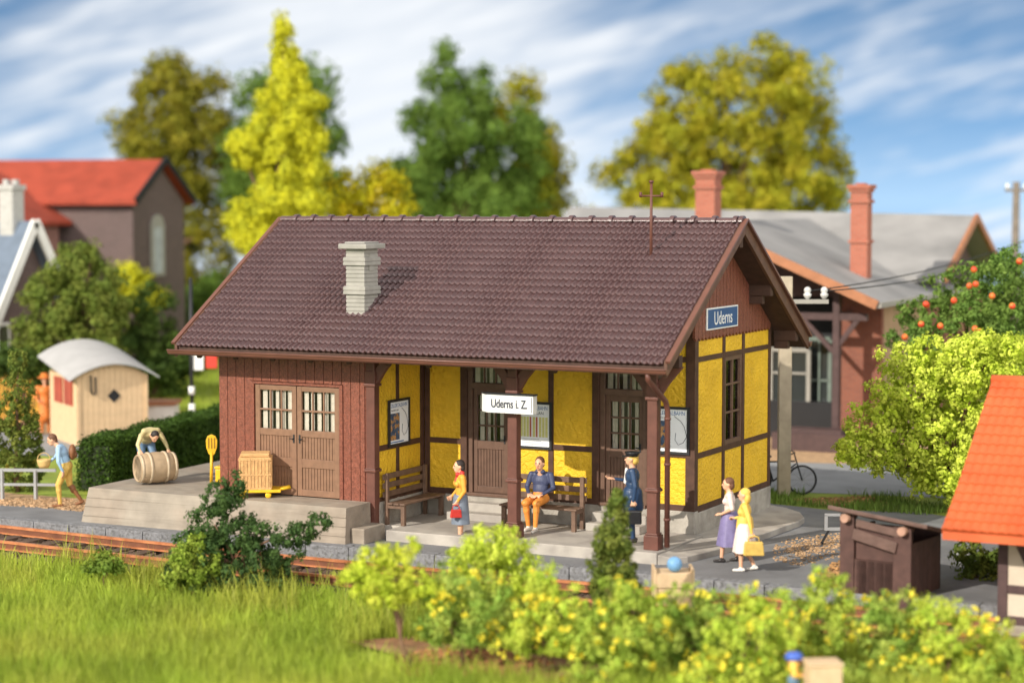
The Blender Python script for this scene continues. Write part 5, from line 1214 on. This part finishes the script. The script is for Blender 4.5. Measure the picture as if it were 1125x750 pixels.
plant('broadleaf_tree', 'dark olive tree behind the red roofed house, left of the golden conifer', 'tree', 98, [(185, 100, 42, 32), (150, 140, 28), (225, 120, 36), (200, 160, 60, 45), (150, 165, 30), (235, 200, 40), (190, 230, 55), (225, 270, 40), (190, 90, 30, 22), (205, 320, 34, 40)], G_dol, 700, 34, .17, .55, base(200, 98), 21, bgp, lumpy=1.45, gap=-.38, trunk_r=.35)
plant('broadleaf_tree', 'dark green tree standing directly behind the golden conifer', 'tree', 96, [(290, 110, 30), (340, 100, 35, 32), (350, 145, 28), (275, 150, 28), (300, 190, 60), (355, 195, 26), (290, 235, 44), (340, 240, 38), (270, 200, 28), (225, 345, 30)], G_gr, 640, 34, .17, .55, base(310, 96), 22, bgp, lumpy=1.45, gap=-.38, trunk_r=.35)
plant('conifer', 'bright golden yellow conifer rising behind the left end of the station roof', 'tree', 72, [(311, 46, 7, 14), (311, 28, 5.5, 13.6), (312, 62, 12.9, 22.1), (317, 96, 19.0, 20.4), (301, 112, 15.0, 17.0), (328, 130, 21.8, 20.4), (301, 145, 27.2, 22.1), (342, 155, 16.3), (271, 160, 19.0, 15.3), (312, 180, 32.6, 25.5), (269, 172, 12.2), (342, 190, 17.7), (301, 222, 29.9, 23.8), (338, 225, 23.1, 20.4), (266, 245, 20.4, 20.4), (287, 262, 27.2), (338, 262, 20.4), (319, 78, 20.4, 8.5), (333, 112, 23.1, 6.8)], G_ye, 1700, 36, .085, .22, base(312, 72), 23, None, lumpy=1.5, trunk_r=.18, jit=.3, shell=.22, limbs=9)
plant('shrub_tree', 'round yellow tree right of the golden conifer, behind the station ridge', 'tree', 74, [(405, 205, 38, 28), (430, 222, 24), (380, 225, 30), (410, 240, 45), (360, 245, 28), (405, 275, 60, 40)], G_yg, 420, 36, .11, .34, base(408, 74), 24, bgp, lumpy=1.45, gap=-.38, trunk_r=.15)
plant('broadleaf_tree', 'tall deep green tree behind the middle of the station ridge', 'tree', 95, [(497, 72, 24, 22), (485, 102, 36), (522, 104, 32), (510, 145, 62, 40), (468, 142, 28), (548, 125, 28), (462, 200, 30), (530, 190, 60), (485, 210, 42), (560, 180, 40), (520, 240, 85, 50), (440, 185, 16, 14), (580, 150, 20)], G_gr, 800, 36, .16, .5, base(520, 95), 25, bgp, lumpy=1.45, gap=-.38, trunk_r=.4)
plant('broadleaf_tree', 'yellow olive tree on the right flank of the tall deep green tree', 'tree', 99, [(575, 110, 30, 24), (595, 140, 24), (560, 130, 26), (590, 180, 34), (610, 170, 14), (580, 215, 44), (605, 225, 22), (560, 250, 60, 50)], G_ol, 420, 34, .17, .5, base(580, 99), 26, bgp, lumpy=1.45, gap=-.38, trunk_r=.3)
plant('bushy_tree', 'small dark green tree between the yellow tree and the tall deep green tree', 'tree', 100, [(440, 185, 22, 14), (455, 205, 26), (448, 235, 34), (450, 280, 50, 40)], G_dk, 200, 34, .17, .5, base(448, 100), 27, bgp, lumpy=1.45, gap=-.38, trunk_r=.2)
plant('broadleaf_tree', 'very large olive yellow tree above the goods shed roof', 'tree', 97, [(835, 65, 30, 22), (870, 90, 50, 28), (800, 85, 40, 24), (750, 92, 25, 20), (830, 125, 80, 45), (755, 125, 42), (900, 120, 26), (735, 160, 48), (890, 160, 36, 40), (820, 180, 90, 50), (705, 165, 24), (695, 195, 28), (668, 190, 10), (680, 215, 25, 20), (740, 205, 40), (900, 200, 34), (850, 215, 80, 40), (920, 170, 14), (780, 235, 90, 40)], G_ol, 1500, 38, .16, .5, base(810, 97), 28, bgp, lumpy=1.45, gap=-.38, trunk_r=.6, shell=.28)
plant('round_tree', 'round mid green tree beside the grey house at left', 'tree', 63.6, [(85, 300, 45, 34), (55, 320, 32), (110, 325, 34), (80, 350, 55, 40), (45, 365, 28), (115, 370, 32), (75, 395, 50, 34), (100, 285, 24, 18)], leafcol('leaf_round', (.16, .22, .035), (.24, .28, .05), sc=2.5), 700, 36, .09, .24, (*U(88, 440, 64)[:2], ZG), 29, None, lumpy=1.3, trunk_r=.2, limbs=5)
plant('bush', 'dark green bush right of the round green tree', 'bush', 72, [(165, 345, 26, 34), (150, 375, 30), (180, 380, 28), (165, 405, 45, 26), (205, 385, 22), (195, 410, 28), (225, 375, 20, 24), (130, 400, 26)], G_dk, 420, 34, .11, .32, (*U(165, 430, 72)[:2], ZG), 30, None, lumpy=1.3, trunk_r=.12)
plant('bush', 'yellow flowering bush between the round green tree and the red roofed house', 'bush', 80, [(150, 315, 16, 20), (140, 300, 10), (160, 330, 14), (178, 330, 8)], G_ye, 120, 34, .13, .36, (*U(152, 400, 80)[:2], ZG), 31, None, trunk_r=.1)
plant('bush', 'low green bush under the eave of the grey house', 'bush', 62, [(15, 400, 24, 18), (40, 405, 22, 16), (60, 412, 16), (-10, 405, 20)], G_dk, 130, 30, .1, .25, (*U(30, 425, 62)[:2], ZG), 32, None, trunk_r=.08)
for u, v, r, d, k in ((245, 330, 34, 92, 40), (640, 262, 40, 112, 41), (20, 330, 60, 105, 42), (1100, 330, 50, 92, 43)):
    plant('bush', ['mid green bush in the gap left of the station roof', 'low green bush far behind the goods shed ridge', 'green bush behind the grey house', 'green bush beyond the apple tree'][k - 40], 'bush', d, [(u, v, r, r * .9), (u - r * .8, v + r * .4, r * .8), (u + r * .8, v + r * .4, r * .8), (u, v + r, r)], G_gr if k != 41 else G_ol, 220, 30, .17, .5, (*U(u, v + r, d)[:2], ZG), k, None, trunk_r=.15)
plant('cypress', 'narrow speckled cypress behind the railing at the left edge', 'tree', 49, [(20, 398, 9, 14), (20, 425, 17, 22), (14, 455, 24, 26), (26, 462, 18), (18, 490, 30, 28), (18, 520, 30, 26), (10, 478, 20)], G_cy, 620, 34, .035, .10, (*U(18, 548, 49)[:2], ZG), 33, None, trunk_r=.08, shell=.25, flowers=(leafcol('leaf_speck', (.32, .28, .04), (.2, .2, .03)), 110, .035))
# clipped hedge
def hedge(name, label, A, B_, w, h, seed, m):
    rng = np.random.default_rng(seed); A = np.array(A); B_ = np.array(B_); d = (B_ - A); L = np.linalg.norm(d); d /= L; nn = np.array([-d[1], d[0], 0]); n = 34000
    face = rng.choice(4, n, p=[.4, .34, .2, .06]); t = rng.uniform(0, L, n); y = rng.uniform(-w / 2, w / 2, n); z = rng.uniform(0, h, n)
    y = np.where(face == 0, -w / 2, y); z = np.where(face == 1, h, z); y = np.where(face == 2, w / 2, y); t = np.where(face == 3, rng.choice([0, L], n), t)
    bump = .07 * np.sin(t * 5 + z * 4) * np.sin(t * 2.3 + y * 5) ; jit = rng.normal(size=(n, 3)) * .045
    C = A + d * t[:, None] + nn * (y * (1 + bump))[:, None] + np.array([0, 0, 1]) * (z * (1 + bump * .7))[:, None] + jit
    on = np.zeros((n, 3)); on[face == 0] = -nn * 1.0; on[face == 1] = (0, 0, 1.0); on[face == 2] = nn
    e = thing(name, label, 'hedge', tuple((A + B_) / 2)); leafmesh('foliage', C, .045, rng, m, e, tuple((A + B_) / 2), .7, .2, on)
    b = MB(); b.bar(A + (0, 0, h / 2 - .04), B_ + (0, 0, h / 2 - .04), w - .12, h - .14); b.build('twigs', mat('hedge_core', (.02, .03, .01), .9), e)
hA = G(92, 552, ZG); hdir = norm(G(240, 515, ZG) - hA)
hA2 = U(95, 545, 48.4); hA2[2] = ZG; hB2 = U(262, 500, 57.); hB2[2] = ZG
hedge('hedge', 'clipped dark green hedge behind the loading platform', hA2 + norm(hB2 - hA2) * .3 + FW * .35, hB2 + FW * .5, .9, 1.22, 34, leafcol('leaf_hedge', (.08, .145, .022), (.055, .11, .018), sc=5.))
# right side
plant('leafy_tree', 'bright lime green leafy tree right of the road behind the outhouse', 'tree', 46, [(1060, 410, 60, 34), (1000, 430, 50, 36), (1100, 425, 60, 44), (960, 470, 36, 30), (935, 500, 22, 16), (1010, 480, 60, 40), (1080, 480, 70, 50), (1050, 515, 50, 24), (1130, 470, 50, 60), (990, 395, 30, 18), (1090, 380, 50, 16), (1040, 385, 40, 18), (975, 505, 26, 16), (1040, 525, 44, 26), (1085, 525, 44, 34), (1005, 508, 38, 22), (1110, 500, 50, 40), (950, 488, 30, 18)], G_li, 2300, 30, .05, .17, (*U(1052, 556, 46.5)[:2], ZG), 35, None, trunk_r=.12, limbs=8, shell=.3, aspect=.65, gap=-.8)
e, L_ = plant('apple_tree', 'green apple tree with red apples behind the lime green tree', 'tree', 51, [(1090, 300, 36, 30), (1050, 318, 36, 26), (1120, 310, 40), (1020, 350, 36, 26), (1065, 345, 45, 30), (1110, 350, 50, 36), (1000, 375, 26, 18), (1050, 375, 50), (1100, 390, 50)], G_ap, 900, 34, .05, .16, (*U(1070, 520, 52)[:2], ZG), 36, None, trunk_r=.14, limbs=6, shell=.25)
rr = np.random.default_rng(3)
for u, v in ((1070, 296), (1072, 312), (1065, 314), (1018, 335), (1012, 356), (1017, 334), (1120, 287), (1112, 336), (1076, 364), (1071, 361), (994, 370), (1033, 358), (1090, 325), (1048, 330)):
    c = U(u, v, 49.2 + rr.uniform(0, .4)); b = MB(); b.ball(c, .085, 0, 10); b.build('apple', red_fr, e)
rk = U(968, 577, 41); b = MB(); b.ball((0, 0, .1), (.28, .2, .16), 0, 8); b.v = [(x * random.uniform(.85, 1.15) + rk[0], y * random.uniform(.85, 1.15) + rk[1], z + ZG) for x, y, z in b.v]; tag(b.build('rock', mat('tan_rock', (.55, .40, .17), .8, .2, 6.)), 'yellowish rock lying on the asphalt behind the outhouse roof', 'rock')
# foreground shrubs --------------------------------------------------------
ZF = -.6
def fbase(u, d): q = U(u, 600, d); return (q[0], q[1], ZF)
plant('juniper', 'dark green juniper bush with reaching right branch beside the track', 'bush', 37.6, [(245, 545, 24, 18), (215, 600, 24, 22), (200, 625, 22, 18), (258, 530, 14, 10), (235, 575, 30, 24), (262, 590, 30, 28), (290, 600, 26, 26), (240, 610, 34, 26), (330, 585, 20, 12), (350, 575, 14, 10), (312, 605, 22, 20), (275, 625, 46, 24), (300, 640, 34, 16), (222, 640, 30, 16)], leafcol('leaf_juniper', (.065, .125, .036), (.095, .165, .042), sc=6.), 900, 34, .035, .10, fbase(268, 37.6), 50, None, trunk_r=.06, limbs=8, shell=.25)
plant('bush', 'small light green bush at the left foot of the dark juniper', 'bush', 37.2, [(205, 612, 17, 18), (218, 595, 12, 10), (200, 630, 24, 16), (228, 620, 16, 18)], G_mid2, 190, 30, .035, .1, fbase(210, 37.2), 51, None, trunk_r=.03)
plant('bush', 'low green tuft in the grass between the rails and the juniper', 'bush', 38.2, [(112, 612, 10, 8), (122, 620, 18, 10), (104, 622, 16, 9)], G_mid, 90, 22, .04, .1, fbase(115, 38.2), 52, None, trunk_r=.02)
plant('sapling', 'slender light green sapling with thin bare trunk in the foreground', 'tree', 31.6, [(400, 620, 16, 20), (432, 608, 24, 18), (412, 640, 30, 16), (455, 605, 12, 14), (445, 640, 26, 20), (388, 635, 14), (470, 650, 16, 20), (425, 655, 30, 10)], G_bl, 300, 26, .035, .11, fbase(455, 31.6), 53, None, trunk_r=.045, limbs=7, shell=.35)
g_ = 'yellow flowering shrubs in the foreground'
plant('shrub', 'bright lime green shrub below the middle porch post', 'shrub', 33.5, [(545, 600, 34, 24), (520, 615, 30, 22), (570, 615, 28, 24), (505, 640, 30, 22), (550, 640, 44, 28), (585, 645, 22)], G_li, 470, 40, .03, .12, fbase(545, 33.5), 54, None, trunk_r=.05)
specs = [
 ('yellow flowering shrub in the foreground right of the slender sapling', 31.8, [(500, 640, 30, 24), (480, 665, 26, 24), (530, 660, 40, 30), (560, 680, 36, 26), (505, 690, 40, 24), (475, 690, 20)], 1),
 ('yellow flowering shrub in the foreground below the seated man', 31.4, [(595, 640, 24, 26), (620, 665, 34, 28), (585, 680, 36, 26), (625, 700, 40, 26), (570, 705, 30, 20)], 1),
 ('yellow flowering shrub at the foot of the little conifer in the foreground', 30.8, [(670, 650, 26, 24), (700, 660, 30, 24), (650, 690, 40, 34), (700, 700, 44, 34), (660, 730, 50, 26)], 1),
 ('yellow flowering shrub in the foreground in front of the crate with the blue ball', 31.2, [(745, 665, 34, 26), (780, 672, 34, 24), (755, 700, 46, 30), (800, 705, 40, 30), (740, 735, 40, 26)], 1),
 ('yellow flowering shrub in the foreground left of the person with blue cap', 30.2, [(830, 665, 34, 26), (810, 700, 40, 36), (845, 695, 40, 30), (830, 740, 60, 30), (770, 745, 40, 24)], 1),
 ('tall yellow green shrub in the foreground left of the dark outhouse', 31.4, [(905, 650, 26, 32), (885, 665, 30, 26), (925, 675, 30, 26), (900, 690, 40, 30)], 1),
 ('yellow flowering shrub directly in front of the dark outhouse', 31.2, [(960, 675, 34, 22), (990, 670, 34, 22), (970, 705, 44, 30), (1010, 700, 40, 30), (980, 735, 50, 26)], 1),
 ('yellow flowering shrub in the foreground below the orange roofed shed', 30.8, [(1050, 690, 44, 34), (1025, 675, 24, 20), (1085, 705, 40, 30), (1050, 730, 50, 30), (1010, 735, 40, 24)], 1),
 ('yellow flowering shrub in the bottom right corner', 30.2, [(1115, 720, 34, 26), (1085, 740, 40, 24), (1125, 745, 40, 24)], 1),
 ('low green shrub at the bottom edge below the person with blue cap', 30.6, [(880, 750, 50, 14), (930, 745, 34, 16), (960, 755, 40, 14)], 0),
]
for i, (lab, d, L, fl) in enumerate(specs):
    A = sum(q[2] for q in L); m = leafcol('leaf_shrub_%d' % i if False else 'leaf_shrub', (.46 * (.62, 1., .8)[i % 3], .60 * (.72, 1., .84)[i % 3], .07), (.64 * (.7, 1., .85)[i % 3], .70 * (.75, 1., .9)[i % 3], .10), sc=2.5, tr=.35)
    plant('shrub', lab, 'shrub', d, L, m, int(A * 3.0), 34, .03, .10, fbase(sum(q[0] for q in L) / len(L), d), 60 + i, g_, trunk_r=.04, shell=.42, gap=.02, limbs=7, flowers=(flo_m, int(A * .36), .034) if fl else None)
plant('dwarf_conifer', 'small pointed dark green conifer in front of the right porch post', 'tree', 34.0, [(678, 548, 9, 12), (676, 570, 16, 18), (674, 595, 22, 22), (672, 622, 27, 24), (676, 648, 28, 22), (678, 672, 26, 20)], G_cy, 640, 32, .03, .085, fbase(675, 34.0), 55, None, gap=-.9, trunk_r=.05, shell=.25)
plant('bush', 'dark green bush in the shade between the outhouse and the orange roofed shed', 'bush', 37.8, [(1065, 610, 20, 26), (1080, 640, 26, 20), (1055, 650, 24), (1090, 615, 14, 12)], G_cy, 200, 30, .045, .12, (*U(1070, 660, 37.8)[:2], ZG), 56, None, trunk_r=.04)
# grass -----------------------------------------------------------------------
def grass(name, pts, h, w, seed, label, m=blade_m):
    rng = np.random.default_rng(seed); P = np.array(pts); n = len(P); a = rng.uniform(0, 2 * PI, n); H = h * rng.uniform(.45, 1.25, n); lean = rng.uniform(.05, .55, n) * H; b_ = rng.uniform(0, 2 * PI, n)
    T = np.stack([np.cos(a), np.sin(a), np.zeros(n)], 1) * w * rng.uniform(.6, 1.3, (n, 1)); Ld = np.stack([np.cos(b_), np.sin(b_), np.zeros(n)], 1) * lean[:, None]; Z = np.array([0, 0, 1.])
    V = np.empty((n, 5, 3)); V[:, 0] = P - T; V[:, 1] = P + T; M = P + Ld * .35 + Z * (H * .6)[:, None]; V[:, 2] = M + T * .7; V[:, 3] = M - T * .7; V[:, 4] = P + Ld + Z * H[:, None] * .97
    me = bpy.data.meshes.new(name); me.vertices.add(5 * n); me.vertices.foreach_set('co', V.reshape(-1).astype(np.float32))
    o5 = np.arange(n)[:, None] * 5; q = np.concatenate([o5 + 0, o5 + 1, o5 + 2, o5 + 3, o5 + 3, o5 + 2, o5 + 4], 1).ravel().astype(np.int32)
    me.loops.add(7 * n); me.loops.foreach_set('vertex_index', q); me.polygons.add(2 * n)
    ls = np.stack([np.arange(n) * 7, np.arange(n) * 7 + 4], 1).ravel().astype(np.int32); lt = np.tile([4, 3], n).astype(np.int32)
    me.polygons.foreach_set('loop_start', ls); me.polygons.foreach_set('loop_total', lt); me.materials.append(m); me.update(calc_edges=True); me.validate()
    o = bpy.data.objects.new(name, me); COL.objects.link(o); return tag(o, label, kind='stuff')
rg = np.random.default_rng(77)
def field(n, x0, x1, y0, y1, z, cond): 
    x = rg.uniform(x0, x1, n); y = rg.uniform(y0, y1, n); k = cond(x, y); return np.stack([x, y, np.full(n, z)], 1)[k]
ed = lambda x: -4.35 + .0035 * (x + 6) ** 2 - .35 * np.sin(x * 1.7) * np.sin(x * .6)
P = field(120000, -17, 9, -17, -3.6, -.62, lambda x, y: (y < ed(x)) & ~((x > -1.8) & (x < 3.2) & (y > -8.7 ) & (y < -7.1)) & ((x - 15.4) ** 2 + (y + 36) ** 2 > 24 ** 2))
P2 = field(5000, -17, 0, -7.0, -3.9, -.62, lambda x, y: (y < ed(x) + .25) & (np.sin(x * 2.3) + np.sin(x * .9 + y * 2) > .2))
grass('grass', P, .42, .011, 1, 'tall light green grass in the foreground between the track and the bottom edge')
grass('grass', P2, .80, .009, 8, 'longer wispy grass stalks along the near edge of the track', mat('grass_stalk', (.40, .42, .06), .6, .25, 2., island=.4, transl=.4))
P = field(15000, -2, 8, 6.5, 11.5, ZG, lambda x, y: (y < 10.4 + .2 * x - .2) & (y > 8.2 + .0 * x) & ((np.sin(x * 2.1 + y) + np.sin(x * .8 - y * 2.2) > -.1) | (x < 0)))
grass('grass', P, .20, .012, 2, 'patch of green grass between the asphalt and the road behind the bicycle', mat('grass_dull', (.16, .25, .04), .7, .3, 2., island=.4, transl=.3))
P = field(30000, -46, -16, 9, 34, ZG, lambda x, y: y > 14 + (x + 40) * .1)
grass('grass', P, .22, .02, 3, 'sunlit lawn behind the hedge and the signal')
# ------------------------------------------------------------------ light
SD = np.array([.38, 1.0, -.60]); SD /= np.linalg.norm(SD)
el = math.asin(-SD[2]); sun = bpy.data.lights.new('sun', 'SUN'); so = bpy.data.objects.new('sun', sun); COL.objects.link(so)
sun.energy = 4.7; sun.angle = R(.6); sun.color = (1, .93, .82)
so.rotation_euler = Vector(SD).to_track_quat('-Z', 'Y').to_euler(); so.location = (-20, -40, 40)
w = bpy.data.worlds.new('World'); scene.world = w; w.use_nodes = True; nt = w.node_tree; L = nt.links; bg = nt.nodes['Background']
sky = nt.nodes.new('ShaderNodeTexSky'); sky.sky_type = 'NISHITA'; sky.sun_disc = False; sky.sun_elevation = el
az = math.atan2(-SD[0], -SD[1]); sky.sun_rotation = az; sky.air_density = 1.0; sky.dust_density = .4; sky.ozone_density = 1.5
tc = nt.nodes.new('ShaderNodeTexCoord'); sp = nt.nodes.new('ShaderNodeSeparateXYZ'); L.new(tc.outputs['Generated'], sp.inputs[0])
def M(op, a, b=None, c=None):
    n = nt.nodes.new('ShaderNodeMath'); n.operation = op
    for i, q in enumerate((a, b, c)):
        if q is None: continue
        if isinstance(q, (int, float)): n.inputs[i].default_value = q
        else: L.new(q, n.inputs[i])
    return n.outputs[0]
# the sky's blue comes down close to the horizon, as in the photographed backdrop
za = M('ABSOLUTE', sp.outputs[2]); zz_ = M('MULTIPLY_ADD', za, 4.0, .26)
cb = nt.nodes.new('ShaderNodeCombineXYZ'); L.new(sp.outputs[0], cb.inputs[0]); L.new(sp.outputs[1], cb.inputs[1]); L.new(zz_, cb.inputs[2])
nm = nt.nodes.new('ShaderNodeVectorMath'); nm.operation = 'NORMALIZE'; L.new(cb.outputs[0], nm.inputs[0]); L.new(nm.outputs[0], sky.inputs['Vector'])
# cirrus: azimuth and elevation, streaks rising to the right
azn = M('ARCTAN2', M('ADD', M('MULTIPLY', sp.outputs[0], float(RT[0])), M('MULTIPLY', sp.outputs[1], float(RT[1]))), M('ADD', M('MULTIPLY', sp.outputs[0], float(FW[0])), M('MULTIPLY', sp.outputs[1], float(FW[1]))))
eln = M('ARCSINE', sp.outputs[2])
ca, sa = math.cos(R(16)), math.sin(R(16))
uu = M('ADD', M('MULTIPLY', azn, ca), M('MULTIPLY', eln, sa)); vv = M('SUBTRACT', M('MULTIPLY', eln, ca), M('MULTIPLY', azn, sa))
def noise(su, sv, sc, det, off, dist=.0):
    c = nt.nodes.new('ShaderNodeCombineXYZ'); L.new(M('MULTIPLY', uu, su), c.inputs[0]); L.new(M('MULTIPLY', vv, sv), c.inputs[1]); c.inputs[2].default_value = off
    n = nt.nodes.new('ShaderNodeTexNoise'); n.inputs['Scale'].default_value = sc; n.inputs['Detail'].default_value = det; n.inputs['Roughness'].default_value = .55; n.inputs['Distortion'].default_value = dist; L.new(c.outputs[0], n.inputs['Vector']); return n.outputs['Fac']
n1 = noise(1, 4.5, 8., 10, 3.3, .6); n2 = noise(1, 2.0, 4., 4, 9.1); n3 = noise(1, 8, 20., 10, 5.7, .6)
core = M('EXPONENT', M('MULTIPLY', M('POWER', M('DIVIDE', M('ADD', azn, .065), .125), 2.), -1.))      # a broad veil in the middle
def smooth(x, a, b):
    n = nt.nodes.new('ShaderNodeMapRange'); n.interpolation_type = 'SMOOTHSTEP'; n.inputs[1].default_value = a; n.inputs[2].default_value = b; L.new(x, n.inputs[0]); return n.outputs[0]
msk = smooth(M('ADD', M('ADD', M('MULTIPLY', n1, .55), M('MULTIPLY', n2, .45)), M('MULTIPLY', core, .23)), .37, .72)
fib = smooth(M('ADD', M('MULTIPLY', n3, .7), M('MULTIPLY', n1, .3)), .30, .70)
veil = M('MULTIPLY', core, .85)
cirrus = M('MULTIPLY', msk, M('ADD', M('MULTIPLY', fib, M('SUBTRACT', 1., veil)), veil))
hz = nt.nodes.new('ShaderNodeMapRange'); hz.inputs[1].default_value = .0; hz.inputs[2].default_value = .06; hz.inputs[3].default_value = .30; hz.inputs[4].default_value = .0; L.new(za, hz.inputs[0])
fac = M('MAXIMUM', M('MULTIPLY', cirrus, .92), hz.outputs[0])
tint = nt.nodes.new('ShaderNodeVectorMath'); tint.operation = 'MULTIPLY'; L.new(sky.outputs[0], tint.inputs[0]); tint.inputs[1].default_value = (.66, 1.0, 1.10)
SKYK = .15
mx = nt.nodes.new('ShaderNodeMix'); mx.data_type = 'RGBA'; L.new(fac, mx.inputs[0]); L.new(tint.outputs[0], mx.inputs[6]); 
# unseen broken cloud added as fill light: high up and behind the viewer
hi = nt.nodes.new('ShaderNodeMapRange'); hi.interpolation_type = 'SMOOTHSTEP'; hi.inputs[1].default_value = .14; hi.inputs[2].default_value = .42; L.new(sp.outputs[2], hi.inputs[0])
bk_ = nt.nodes.new('ShaderNodeMapRange'); bk_.interpolation_type = 'SMOOTHSTEP'; bk_.inputs[1].default_value = .9; bk_.inputs[2].default_value = 1.6; L.new(M('ABSOLUTE', azn), bk_.inputs[0])
far_ = M('MAXIMUM', hi.outputs[0], bk_.outputs[0])
n4 = nt.nodes.new('ShaderNodeTexNoise'); n4.inputs['Scale'].default_value = 2.2; n4.inputs['Detail'].default_value = 4; L.new(tc.outputs['Generated'], n4.inputs['Vector'])
m4 = nt.nodes.new('ShaderNodeMapRange'); m4.interpolation_type = 'SMOOTHSTEP'; m4.inputs[1].default_value = .30; m4.inputs[2].default_value = .50; L.new(n4.outputs['Fac'], m4.inputs[0])
fac2 = M('MAXIMUM', fac, M('MULTIPLY', far_, m4.outputs[0])); L.new(fac2, mx.inputs[0])
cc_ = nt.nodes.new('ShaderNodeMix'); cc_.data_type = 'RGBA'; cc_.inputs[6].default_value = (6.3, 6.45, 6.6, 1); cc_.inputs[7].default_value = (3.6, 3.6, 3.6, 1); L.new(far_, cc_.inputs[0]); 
fill_glow = M('ADD', M('ADD', M('MULTIPLY', sp.outputs[0], .82), M('MULTIPLY', sp.outputs[1], -.55)), M('MULTIPLY', sp.outputs[2], .15))   # unseen glow added to the right as fill for gable and porch
bm = nt.nodes.new('ShaderNodeMapRange'); bm.interpolation_type = 'SMOOTHSTEP'; bm.inputs[1].default_value = .45; bm.inputs[2].default_value = .85; L.new(fill_glow, bm.inputs[0])
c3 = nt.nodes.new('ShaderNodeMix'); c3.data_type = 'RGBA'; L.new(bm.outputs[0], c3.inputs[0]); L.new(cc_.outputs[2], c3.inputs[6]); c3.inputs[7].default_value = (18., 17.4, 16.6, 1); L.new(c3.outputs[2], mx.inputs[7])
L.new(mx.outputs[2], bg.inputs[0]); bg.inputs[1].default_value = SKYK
vs_ = scene.view_settings; vs_.view_transform = 'Standard'; vs_.look = 'None'; vs_.gamma = 1; vs_.exposure = .12; vs_.use_curve_mapping = False
